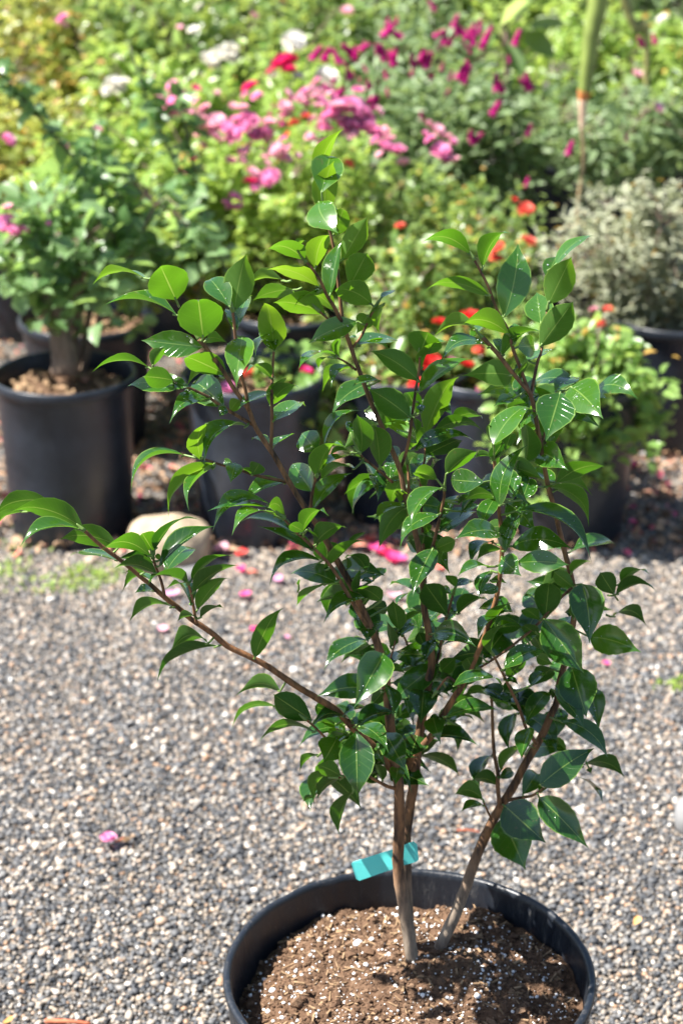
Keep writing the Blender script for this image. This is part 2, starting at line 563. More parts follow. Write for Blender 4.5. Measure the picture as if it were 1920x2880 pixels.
# ------------------------------------------------------------------ pots
def pot_profile(R, H, rb, lip=0.022, lipw=0.007, wall=0.004, inner=0.05):
    s = lambda z: rb + (R - lipw - rb) * (z / H)
    return [(0.0, 0.004), (rb * 0.9, 0.004), (rb * 0.97, 0.0), (rb, 0.006), (s(H * 0.35), H * 0.35), (s(H * 0.7), H * 0.7), (s(H - lip), H - lip - 0.004), (s(H - lip) + 0.0015, H - lip - 0.001),
            (R - 0.001, H - lip + 0.001), (R, H - lip + 0.004), (R, H - 0.006), (R - 0.0015, H - 0.0015), (R - 0.004, H), (R - 0.0075, H - 0.001), (R - 0.0095, H - 0.004),
            (s(H - inner) - wall, H - inner), (s(0.1) - wall, 0.1), (0.0, 0.1)]

def nursery_pot(x, y, R, H, rb, label, group="black nursery pots standing in rows", material=None, soil=True, soildrop=0.05, seed=0.0, holes=False, name="nursery_pot"):
    o = empty(name, (x, y, 0), label, "plant pot", group)
    mb = MB()
    lathe(mb, x, y, pot_profile(R, H, rb), 72, 0.006, seed)
    npmesh("pot_body", np.array(mb.v), mb.f, material or M_POT, o)
    if holes:
        hm = plain("pot_hole_dark", (0.006, 0.005, 0.005), 0.9)
        for a in (-105, -60, -150, -15, 30, 75, 120, 165):
            hb = MB()
            aa = R_(a)
            c = Vector((math.cos(aa), math.sin(aa), 0)); t = Vector((-c.y, c.x, 0))
            q = Vector((x, y, 0.004)) + c * (rb + 0.0012)
            w, h = 0.009, 0.017
            vs = [q - t * w, q + t * w, q + t * w + Vector((0, 0, h)) + c * 0.001, q - t * w + Vector((0, 0, h)) + c * 0.001]
            vs += [p - c * 0.012 for p in vs]
            hb.add(vs, [(0, 1, 2, 3), (4, 7, 6, 5), (0, 4, 5, 1), (1, 5, 6, 2), (2, 6, 7, 3), (3, 7, 4, 0)])
            hb.build("drain_hole", hm, o, False)
    if soil:
        n = 24
        vs, fs = [(x, y, H - soildrop + 0.006)], []
        seg = 72
        rs = R - 0.012
        for i in range(1, n + 1):
            for j in range(seg):
                a = 2 * math.pi * j / seg
                rr = rs * i / n
                px, py = x + math.cos(a) * rr, y + math.sin(a) * rr
                vs.append((px, py, H - soildrop + 0.016 * noise.noise((px * 20, py * 20, seed)) + 0.014 * noise.noise((px * 60, py * 60, seed)) + 0.006 * noise.noise((px * 130, py * 130, seed))))
        for j in range(seg):
            fs.append((0, 1 + j, 1 + (j + 1) % seg))
        for i in range(1, n):
            for j in range(seg):
                a, b = 1 + (i - 1) * seg + j, 1 + (i - 1) * seg + (j + 1) % seg
                fs.append((a, a + seg, b + seg, b))
        so = npmesh("potting_soil", vs, fs, M_SOIL, rnd=np.full(len(vs), 0.6))
        tag(so, "dry brown soil filling the " + label.replace("black ", "", 1), "soil", "soil in the nursery pots", kind='stuff')
        kk = 110
        ra = (R - 0.03) * np.sqrt(rng.uniform(0, 1, kk)); aa = rng.uniform(0, 6.28, kk)
        cc = np.column_stack([x + ra * np.cos(aa), y + ra * np.sin(aa), np.full(kk, H - soildrop + 0.012)])
        V, F = lumps(cc, rng.lognormal(math.log(0.004), 0.5, kk), jag=0.3, elong=2.2)
        npmesh("soil_clods", V, F, M_CHIP, so, smooth=False)['kind'] = 'stuff'
    return o

POT_Y, POT_X, POT_R, POT_H = 1.9210, 0.0775, 0.2135, 0.32

def soil_z(x, y):
    dx, dy = x - POT_X, y - POT_Y
    r = math.hypot(dx, dy) / POT_R
    z = POT_H - 0.030 - 0.020 * r * r
    z -= 0.030 * max(0, -dx / POT_R - 0.45)
    z += 0.006 * max(0, dx / POT_R)
    z += 0.009 * math.exp(-((x - 0.085) ** 2 + (y - 1.955) ** 2) / 0.0010) + 0.006 * math.exp(-((x - 0.125) ** 2 + (y - 1.97) ** 2) / 0.0008)
    z += 0.013 * noise.noise((x * 14, y * 14, 1.7)) + 0.009 * noise.noise((x * 42, y * 42, 5.1)) + 0.006 * noise.noise((x * 120, y * 120, 2.1))
    return z

def build_front_pot():
    o = empty("nursery_pot", (POT_X, POT_Y, 0), "wide black nursery pot in the foreground holding the camellia, cut by the photo's lower edge", "plant pot")
    mb = MB()
    R, H = POT_R, POT_H
    prof = [(0, 0.004), (0.175, 0.004), (0.180, 0.0), (0.183, 0.006), (R - 0.010, H - 0.10), (R - 0.005, H - 0.035), (R - 0.003, H - 0.012), (R, H - 0.007), (R, H - 0.002), (R - 0.002, H),
            (R - 0.006, H + 0.0005), (R - 0.0085, H - 0.002), (R - 0.0095, H - 0.008), (R - 0.012, H - 0.05), (R - 0.02, H - 0.11), (0, H - 0.11)]
    lathe(mb, POT_X, POT_Y, prof, 160, 0.006, 1.0)
    mb.v = [tuple(Vector(p) * (1 + 0.0011 * noise.noise(Vector(p) * 26))) for p in mb.v]
    npmesh("pot_body", np.array(mb.v), mb.f, M_POTF, o)
    # soil
    n, seg = 70, 200
    vs, fs = [(POT_X, POT_Y, soil_z(POT_X, POT_Y))], []
    for i in range(1, n + 1):
        rr = (R - 0.0115) * i / n
        for j in range(seg):
            a = 2 * math.pi * j / seg
            px, py = POT_X + math.cos(a) * rr, POT_Y + math.sin(a) * rr
            vs.append((px, py, soil_z(px, py)))
    for j in range(seg):
        fs.append((0, 1 + j, 1 + (j + 1) % seg))
    for i in range(1, n):
        for j in range(seg):
            a, b = 1 + (i - 1) * seg + j, 1 + (i - 1) * seg + (j + 1) % seg
            fs.append((a, a + seg, b + seg, b))
    so = npmesh("potting_soil", vs, fs, M_SOIL, rnd=np.full(len(vs), 0.45))
    tag(so, "crumbly brown potting soil with white perlite inside the foreground pot", "soil", kind='stuff')
    def scat(k, rmax=0.195):
        rad = rmax * np.sqrt(rng.uniform(0, 1, k)); a = rng.uniform(0, 2 * np.pi, k)
        x = POT_X + rad * np.cos(a); y = POT_Y + rad * np.sin(a)
        return np.column_stack([x, y, [soil_z(p, q) for p, q in zip(x, y)]])
    k = 14000
    pos = scat(k, 0.198)
    size = rng.lognormal(math.log(0.0014), 0.44, k)
    V, F = lumps(pos, size, jag=0.25)
    npmesh("soil_crumbs", V, F, M_SOIL, so, rnd=np.repeat(rng.uniform(0, 1, k), 12), smooth=False)['kind'] = 'stuff'
    k = 1400
    pos = scat(k)
    size = rng.lognormal(math.log(0.00105), 0.5, k)
    V, F = lumps(pos + np.array([0, 0, 0.0012]), size, squash=(0.8, 1), jag=0.12, elong=1.2)
    npmesh("perlite", V, F, M_PERL, so)['kind'] = 'stuff'
    # bark shreds
    mb = MB()
    for p in scat(520):
        l = random.uniform(0.002, 0.0085); w = random.uniform(0.0006, 0.0016)
        a = random.uniform(0, 6.3); d = Vector((math.cos(a), math.sin(a), random.uniform(-.3, .5))).normalized(); s = d.cross(Vector((0, 0, 1))).normalized(); h = s.cross(d)
        c = Vector(p) + Vector((0, 0, 0.0018))
        q = [c + d * l * e + s * w * g + h * w * 0.5 * k2 for k2 in (-1, 1) for e, g in ((-1, -1), (1, -0.6), (0.8, 1), (-1, 0.7))]
        mb.add(q, [(0, 3, 2, 1), (4, 5, 6, 7), (0, 1, 5, 4), (1, 2, 6, 5), (2, 3, 7, 6), (3, 0, 4, 7)])
    mb.build("bark_shreds", M_CHIP, so, False)['kind'] = 'stuff'
# ------------------------------------------------------------------ camellia: stems, twigs and leaves read off the photograph
# (group, first and last radius in photo pixels, depth at first and last point relative to the main stem in metres, points)
STEMS = [
 ('A', 23, 9, 0.0, -0.02, [(1158,2700),(1150,2630),(1135,2550),(1120,2440),(1122,2326),(1120,2204),(1103,2090),(1090,1962),(1080,1880),(1057,1800),(1030,1740),(995,1661),(962,1602),(929,1543),(888,1472),(863,1436),(813,1356),(773,1285),(742,1239),(717,1198),(699,1152),(673,1114),(648,1078),(626,1040),(600,1005),(579,978),(559,953)]),
 ('A', 8, 6, -0.02, -0.03, [(699,1155),(691,1101),(683,1073),(676,1040),(668,990),(662,945),(658,902),(654,872)]),
 ('A', 8, 5, 0.0, 0.02, [(762,1260),(765,1183),(764,1099),(766,1050),(769,1001),(772,978)]),
 ('A', 8, 5, -0.01, -0.05, [(714,1196),(655,1162),(608,1132),(585,1116),(544,1096),(500,1078),(468,1063)]),
 ('A', 8, 5, 0.0, -0.05, [(808,1356),(717,1336),(678,1323),(615,1305),(566,1288)]),
 ('A', 7, 5, 0.0, -0.02, [(872,1440),(877,1395),(884,1360),(890,1335)]),
 ('A', 10, 6, -0.01, -0.06, [(1032,1760),(1015,1735),(988,1689),(942,1610),(919,1579),(873,1533),(827,1490),(797,1457)]),
 ('A', 5, 4, 0.01, 0.03, [(1085,1880),(1095,1860),(1108,1815),(1116,1775)]),
 ('B', 13, 8, 0.0, -0.10, [(1118,2190),(1060,2110),(991,2046),(946,1998),(895,1966),(831,1928),(736,1864),(640,1817),(594,1778),(543,1745),(507,1714),(459,1676),(425,1645),(405,1630),(345,1580),(285,1535),(235,1490)]),
 ('B', 7, 5, -0.09, -0.10, [(464,1680),(454,1635),(438,1592),(430,1566)]),
 ('B', 7, 5, -0.08, -0.09, [(553,1752),(547,1722),(538,1668),(528,1640)]),
 ('B', 9, 5, 0.0, -0.05, [(1131,2221),(1090,2212),(1054,2193),(1022,2180),(946,2186)]),
 ('B', 6, 5, -0.03, -0.06, [(1022,2178),(965,2125),(915,2075),(880,2040),(858,2022)]),
 ('C', 19, 9, 0.035, 0.06, [(1150,2640),(1140,2400),(1146,2313),(1168,2160),(1180,2059),(1203,1924),(1213,1868),(1206,1791),(1203,1763),(1193,1712),(1188,1635),(1180,1560),(1168,1502),(1140,1400),(1124,1321),(1095,1250),(1062,1173),(1042,1129),(1011,1045),(998,1012),(988,981),(975,943),(960,897)]),
 ('C', 9, 5, 0.06, 0.06, [(962,900),(957,850),(950,782),(944,725),(932,670),(918,618),(912,600)]),
 ('C', 9, 5, 0.05, 0.02, [(960,904),(937,859),(919,831),(901,790),(881,759),(858,734)]),
 ('C', 8, 5, 0.06, 0.04, [(1122,1322),(1134,1295),(1149,1239),(1162,1142),(1170,1086),(1179,1032),(1179,998)]),
 ('C', 6, 5, 0.06, 0.05, [(990,978),(1016,945),(1034,904),(1053,866)]),
 ('C', 6, 4, 0.06, 0.03, [(1000,1040),(973,1019),(945,1005)]),
 ('C', 6, 4, 0.06, 0.04, [(945,915),(930,903),(905,882),(895,872)]),
 ('C', 7, 5, 0.05, 0.0, [(1103,1356),(1062,1321),(1024,1290),(1009,1273)]),
 ('C', 7, 5, 0.07, 0.09, [(1195,1640),(1188,1500),(1182,1361),(1193,1295),(1197,1250)]),
 ('C', 7, 5, 0.07, 0.08, [(1142,1398),(1147,1390),(1148,1340),(1144,1300)]),
 ('C', 9, 6, 0.05, 0.0, [(1190,1640),(1204,1580),(1216,1538),(1224,1507),(1236,1456),(1247,1405),(1249,1375)]),
 ('C', 8, 5, 0.06, 0.05, [(1212,1880),(1229,1857),(1249,1760),(1264,1706),(1274,1668)]),
 ('C', 6, 4, 0.06, 0.06, [(1168,1880),(1158,1850),(1140,1800),(1130,1785)]),
 ('D', 13, 7, 0.03, -0.05, [(1145,2160),(1160,2128),(1193,2092),(1219,2061),(1244,2015),(1275,1962),(1295,1934),(1331,1862),(1367,1776),(1387,1709),(1400,1655),(1410,1566),(1410,1502),(1402,1431),(1400,1390),(1394,1336),(1388,1290)]),
 ('D', 6, 4, -0.02, -0.02, [(1290,1930),(1262,1905),(1240,1925),(1226,1945)]),
 ('E', 22, 9, 0.02, 0.05, [(1232,2690),(1246,2640),(1280,2571),(1306,2501),(1326,2445),(1349,2385),(1383,2312),(1412,2262),(1439,2219),(1472,2156),(1522,2070),(1545,2017),(1563,1979),(1570,1930),(1590,1850),(1612,1740),(1611,1660),(1600,1601),(1588,1557),(1574,1500),(1560,1438),(1544,1384),(1531,1320),(1519,1253),(1509,1196),(1493,1115),(1468,1081),(1436,1043),(1397,993),(1356,949)]),
 ('E', 9, 5, 0.05, 0.05, [(1493,1115),(1484,1096),(1463,1038),(1442,983),(1429,931),(1399,876),(1374,811),(1350,762),(1331,727)]),
 ('E', 8, 5, 0.05, 0.09, [(1494,1112),(1494,1099),(1503,1055),(1512,1013),(1521,989),(1530,930),(1538,870)]),
 ('E', 10, 6, 0.02, 0.05, [(1405,2272),(1399,2213),(1399,2173),(1389,2120),(1385,2060),(1383,1995),(1381,1960)]),
 ('E', 9, 5, 0.02, -0.02, [(1507,2090),(1490,2066),(1477,2045),(1459,1991),(1433,1935),(1400,1869),(1385,1840)]),
 ('E', 7, 5, 0.05, 0.0, [(1605,1655),(1599,1660),(1558,1698),(1523,1742),(1473,1789),(1400,1845),(1345,1880)]),
 ('E', 8, 5, 0.0, -0.03, [(1430,2250),(1465,2243),(1499,2236),(1540,2207)]),
 ('E', 5, 4, 0.0, -0.03, [(1382,2305),(1372,2285),(1359,2256)]),
 ('E', 5, 4, 0.05, 0.06, [(1519,1255),(1532,1215),(1545,1150),(1560,1110),(1580,1100)]),
]
# leaves, per zoomed tile of the photograph: base x y, tip x y, apparent width, side turned to the viewer (t upper / u under), sideways bow
LEAVES = {
 (240,680,400): """1000 640 820 240 440 u 0;650 400 80 415 75 u 50;1300 1060 1240 580 480 u 0;1010 810 205 685 70 t 25;1290 1160 610 1085 290 t 0;700 1385 75 1425 70 u 60;740 1370 885 1165 150 u 20;985 1530 630 1490 230 u 10;1550 1465 1075 1250 250 u -30;1340 1070 1560 1110 140 u 20""",
 (560,680,400): """390 760 520 135 330 u 15;340 720 80 375 260 t 0;420 960 580 560 180 t 0;380 960 300 720 120 t 0;930 430 540 430 120 u 10;1040 530 585 640 170 u 20;1390 800 820 665 260 u 30;1480 760 1040 690 90 u 90;1320 500 750 300 150 u 20;1160 200 690 125 140 u 60;480 1045 400 1555 300 t -10;830 1180 740 610 290 u 0;865 985 590 1195 60 t 10;830 1200 650 950 170 t 0;790 1500 510 1400 80 u 60;1300 560 1280 520 60 t 0""",
 (720,340,400): """653 1620 800 1230 230 u 20;812 1930 940 1290 200 t -20;770 1060 850 440 270 u 30;690 640 955 85 170 u 40;720 790 830 320 370 t 0;690 890 895 1225 330 t -50;850 1260 980 930 230 u 0;945 1540 1225 1060 260 u 0;440 1400 560 1330 70 u 30;810 1000 900 960 110 t 0""",
 (840,680,400): """560 490 760 110 340 u 0;805 690 370 530 270 u 50;905 620 1070 520 55 t 0;940 680 870 1000 150 u 30;650 880 110 1110 240 t 10;650 1130 1150 1105 115 t 30;660 1150 1000 1150 60 u 0;760 810 640 1010 200 u 0;1335 1545 790 1190 260 u 30;410 1270 0 1350 45 t 60;330 1270 210 1400 60 u 20;450 1050 440 1280 110 u 0;610 1390 240 1568 110 u 30;590 1375 350 1568 100 t 20;1330 1240 1430 985 380 u 0;1350 1400 1600 1080 60 u 20;560 1050 640 1055 30 t 0""",
 (1160,640,480): """530 245 70 145 130 u 60;640 370 870 25 150 u 20;840 820 965 135 300 t -30;695 625 90 530 110 u 40;1245 700 1460 260 270 u 0;1310 340 1690 50 90 t 20;1230 470 1320 250 170 t 0;1175 880 1135 580 260 t 0;1170 1090 1480 670 270 u 0;880 980 460 885 190 u 50;580 940 205 955 140 u 60;540 1030 800 850 60 t 0;710 1100 255 1220 120 t 90;820 1180 1180 955 120 u 40;800 1150 830 1010 180 t 0;940 1060 930 870 130 t 0;960 1100 1150 1080 200 t 0;1060 1220 1320 1110 65 t 10;990 1380 1050 1220 60 u 0;910 1360 470 1350 240 u 0;60 1510 560 1175 150 t 10;940 1300 1000 1250 40 t 0""",
 (1340,960,500): """735 450 620 840 350 t 0 -0.05;830 400 1095 665 330 t 20 -0.06;1040 430 1395 490 180 t 60 -0.05;690 440 950 330 90 t 30;325 505 160 560 100 t 10;150 910 515 530 190 t 40 -0.05;500 600 385 770 120 t 0;140 900 110 715 90 u 0;190 1110 350 720 60 u 0;430 1060 410 690 165 u 0;250 970 320 790 120 u 0;205 1450 445 905 170 t 50 -0.05;130 1050 240 880 100 u 0;130 1020 -20 1020 60 u 10;160 1370 -110 1400 120 u 30;560 980 790 1130 260 t 20;685 1240 375 1110 110 t -20;700 1250 1130 1100 140 u 20;700 1310 1000 1300 80 u 20;600 1280 1015 1568 130 u 60;400 1400 480 1170 180 t 0;320 1390 370 1170 120 t 0;520 1280 350 1390 60 t 30;1050 490 1150 505 40 t 0""",
 (1400,1440,460): """70 370 335 -120 150 t 20 -0.04;170 -10 905 445 150 t 90;130 330 685 335 230 t 50;170 490 670 505 215 t 20 -0.06;30 450 205 600 220 t 0 -0.06;450 1030 490 640 260 u 0;440 1030 815 1535 390 t 0 -0.04;800 690 870 1255 340 t 30 -0.05;1110 790 975 575 200 u 0;1180 680 1450 585 65 u 40;1130 790 1515 750 90 u 50;1100 1000 1415 1070 120 u 60;880 1200 1355 1340 280 t 30;720 720 530 570 160 u 0;700 580 890 475 70 u 0;640 560 500 640 70 u 0;700 960 640 960 80 t 0;720 1020 790 830 110 u 0;400 1040 220 930 110 u 0;380 1180 210 1070 110 u 0;60 1500 460 1330 170 t 20 -0.06;330 800 245 810 25 u 0""",
 (1040,1380,400): """1480 660 1165 750 110 u 20;1420 470 955 510 230 t 0 -0.05;1440 390 1220 415 170 u 0;800 310 1030 10 130 t 0;770 450 1200 220 140 t 10;1050 230 1230 150 80 t 0;790 -30 440 370 210 t 40 -0.06;750 265 320 560 170 t 60 -0.05;400 180 100 640 250 u 60;420 160 50 300 110 t 10;420 300 165 460 160 u 0;600 490 545 725 330 u 0;690 640 465 1135 260 t 0 -0.05;700 680 770 805 175 u 0;720 640 960 540 170 u 0;640 350 580 500 110 u 0;1310 840 970 930 100 t 20;940 1065 820 930 100 u 20;950 1050 1160 1000 80 t 0;890 1140 790 1050 90 t 0;850 1370 600 1020 320 u 0;580 1310 425 1305 100 u 0;540 1130 205 1000 110 t 0;860 1420 1180 1100 160 t 20;970 1360 1310 1210 110 u 20;1330 880 1190 1150 140 t 0;1400 1060 1200 1140 130 t 0;1320 990 1490 1000 90 u 0;1560 1330 1150 1310 170 t 30;1310 1540 1540 1210 130 u 0;1480 1330 1170 1600 110 t 0;310 1540 255 1205 190 u 0;330 1530 460 1340 130 t 0;400 1430 560 1330 70 u 0;290 1250 430 1120 50 t 0;1420 600 1410 480 50 u 0;990 100 1110 60 60 u 0;1370 90 1225 415 200 t 0""",
 (1040,1740,400): """310 200 490 35 130 t 0;310 190 230 90 80 t 0;710 160 1140 295 260 t 60 -0.07;1250 440 1500 110 330 t 0;765 510 235 935 270 t 10;760 600 950 420 170 u 0;590 790 560 1150 330 t 0;390 890 440 1070 90 t 0;690 1080 765 1340 220 t 0;840 1080 1430 1005 170 t 30 -0.06;800 1160 1160 1100 90 t 10;920 740 1510 690 115 t 40 -0.06;690 1290 1165 1355 170 t 20;520 1290 440 1530 290 t 0;225 310 170 10 100 u 0;210 530 475 335 90 t 20;200 530 150 390 80 t 0;700 230 600 470 150 t 0;480 340 640 470 60 t 0;600 300 530 150 130 u 0;540 520 320 560 70 t 0;200 570 380 590 100 u 20;1330 380 1568 30 60 u 30;1340 440 790 260 70 u 30;1560 930 1190 740 190 t 10;1150 590 1060 420 160 u 0;1000 800 880 800 90 u 0;1350 870 1540 960 100 u 0;1330 840 1030 830 110 u 0;970 1180 1000 1240 30 t 0;770 1100 650 1090 50 u 0;1500 560 1620 400 120 t 0;1500 620 1568 560 60 u 0""",
 (1400,1800,400): """800 280 970 840 430 t 0 -0.05;640 500 965 940 170 t -40 -0.05;1000 540 1110 990 250 t 0;680 890 1200 1285 200 t 50 -0.06;310 900 590 520 200 t 0;345 970 255 1310 200 t 0 -0.05;30 1430 380 1130 80 u 20;360 500 545 340 110 t 0;600 320 340 520 200 u 0;510 1100 680 1160 15 u 20;580 540 600 650 60 u 0;120 420 330 200 120 u 0;200 600 30 560 220 t 0;60 440 220 480 60 t 0;420 180 600 270 130 u 0""",
 (1240,2080,520): """840 385 1310 65 260 t 20 -0.06;1180 230 1550 300 115 u 60;690 465 830 255 170 t 0;840 450 1040 345 65 t 10;1070 300 1370 510 26 t 40;535 560 880 870 330 t 0 -0.06;520 660 710 1095 340 t 0;830 490 1240 915 255 t 10 -0.05;480 385 235 365 110 u 30;490 325 625 250 100 t 0;350 505 100 485 135 u 60;360 560 170 605 75 t 0;1250 240 1270 285 50 u 0""",
 (640,1740,500): """1375 310 1115 780 330 t 0 -0.07;1340 630 790 680 220 t 30 -0.04;950 830 760 770 130 u 0;740 895 385 655 245 u 0;465 640 100 630 145 u 40;425 770 20 910 65 u 50;770 1000 270 1065 65 u 60;1110 920 735 930 110 t 60;1280 820 1020 835 50 t 20;1150 930 1540 840 130 t 40 -0.05;1160 950 1410 1145 160 t 10 -0.06;1130 1000 1145 1565 320 t 0 -0.07;1060 1000 630 1110 110 t 40;965 1050 850 1260 240 t 0;1390 1010 1560 1320 220 t 0;1280 1110 1380 1280 130 t 0;800 1210 625 1320 70 u 10;1000 1390 785 1290 150 u 10;945 1330 730 1580 120 u 30;1000 1410 790 1580 110 u 30;745 1560 665 1610 50 u 0;1365 1430 1300 1260 90 u 0;1500 1300 1480 1460 130 t 0;1360 650 1245 790 120 u 0;1240 90 1235 205 130 t 0;240 345 467 -113 155 u 0;1290 100 1375 0 70 t 0;960 930 720 920 60 u 0;1060 1020 900 1180 80 t 0""",
 (720,1380,400): """510 460 775 205 140 u 30;530 455 355 365 120 u 0;640 605 995 390 190 u 30;560 430 670 645 40 u 0;620 660 20 375 130 t -20;430 475 -215 315 100 t 40;320 275 90 235 150 u 110;720 780 120 1050 130 t 90;880 1010 350 900 200 t 20;770 1030 430 1270 60 u 10;740 890 1205 490 110 u 0;1050 570 1215 450 60 u 0;1060 1160 670 1210 190 u 0;1230 1180 750 1370 160 t 20;1380 1215 1080 1070 160 u 20;1440 1290 1190 1300 160 u 0;1130 1120 1185 810 65 u 0;1215 890 960 730 110 u 50;1290 990 1430 830 110 t 0;1280 990 1150 1000 60 t 0;470 1040 480 970 30 u 0;1000 870 990 720 60 u 0""",
 (640,1040,400): """650 1245 150 1500 160 t 30;930 1340 690 990 290 t 0;990 900 810 690 270 t 0;990 1180 1240 770 180 u 0;950 1530 1380 1125 180 t 30;1070 820 1495 435 90 t 60;1400 1090 1010 1235 100 u 70;1480 980 1030 1100 60 t 40;1370 910 1110 950 50 u 30;470 395 785 160 180 u 30;510 560 860 300 175 t -20;470 250 120 420 110 t 0;510 240 655 70 70 u 0;470 840 255 750 90 t 0;505 840 745 690 55 t -10;860 880 800 905 20 u 0;1130 850 1290 850 50 u 10""",
 (940,1040,400): """290 920 250 490 230 u 20;500 1075 430 560 265 u 0;180 700 140 550 90 t 0;610 1200 620 990 140 t 0;610 1220 100 1370 110 u 60;700 1220 170 1560 130 t 70;835 530 370 210 330 u 20;500 120 205 165 90 t 10;900 800 515 560 180 t 0;880 890 1568 755 150 t 70;1010 940 1430 750 190 u 0;1070 710 1640 620 130 u 40;1290 540 1640 500 120 u 10;1230 1150 1580 900 220 u 0;1130 1210 850 1110 170 u 0;960 470 950 380 90 t 0;960 1300 840 1250 130 t 0;740 1330 720 1480 130 u 0;880 530 900 720 90 u 0;1000 720 1320 40 270 u -10;1640 1240 1250 1210 260 t 0 -0.05;1370 1480 1500 1390 60 u 0;1010 1300 1150 960 60 u 0""",
 (340,1040,400): """700 170 55 140 215 t 0;560 120 745 185 130 t 0;1140 400 770 110 330 t 20;1110 85 730 100 60 u 60;970 310 550 500 170 t 20;1210 460 1320 335 140 u 20;1150 410 1090 510 110 t 0;880 990 935 560 195 u 30;1390 620 900 960 170 t 80;700 940 95 1340 70 t 130;1030 1035 460 1560 150 u 40;1030 1075 690 1480 70 t 0;1260 1030 1210 1240 190 t 0;1240 1040 1120 1000 90 t 0;1450 1160 1530 1030 180 u 0;1440 1150 1340 1080 60 u 0;760 220 690 280 70 t 0;960 330 830 360 60 u 0""",
 (0,1360,500): """735 400 115 215 190 u 30;460 175 -60 245 170 u 40;210 250 -30 320 50 u 0;700 400 190 480 105 t 20;1050 560 532 480 185 u 30;1040 680 600 600 60 t 10;1330 640 885 610 130 u 60;1355 600 1250 430 190 u 0;1380 790 1000 755 115 u 20;1340 690 1045 660 90 u 0;1330 850 1078 925 60 u 30;1400 970 1195 960 65 t 10;1520 1090 1140 1190 90 u 40;1280 780 1110 775 60 u 0""",
 (400,1380,400): """140 650 600 275 60 u 70;190 830 810 375 190 t 40;260 900 600 600 200 t 0;490 1010 60 940 95 u 20;540 1260 270 1040 90 t 60;545 980 1030 712 75 u 60;560 1120 1060 815 145 u 30;610 1310 970 920 155 u 0;600 1400 385 1440 75 u 30;640 1400 890 1275 65 u 0;1480 285 995 385 70 t 100;1410 150 770 365 165 t 140;1400 190 720 212 22 t 10;200 760 150 690 60 u 0""",
 (0,0,1568): """585 1810 480 1830 48 u 25;612 1817 430 1898 28 u 8;993 2225 948 2345 42 u 0;1085 1925 1108 2010 40 t 0""",
}

Y_A = at_z(1160, 2690, soil_z(0.085, 1.96) + 0.004).y
Y_E = at_z(1238, 2668, soil_z(0.12, 1.97)).y

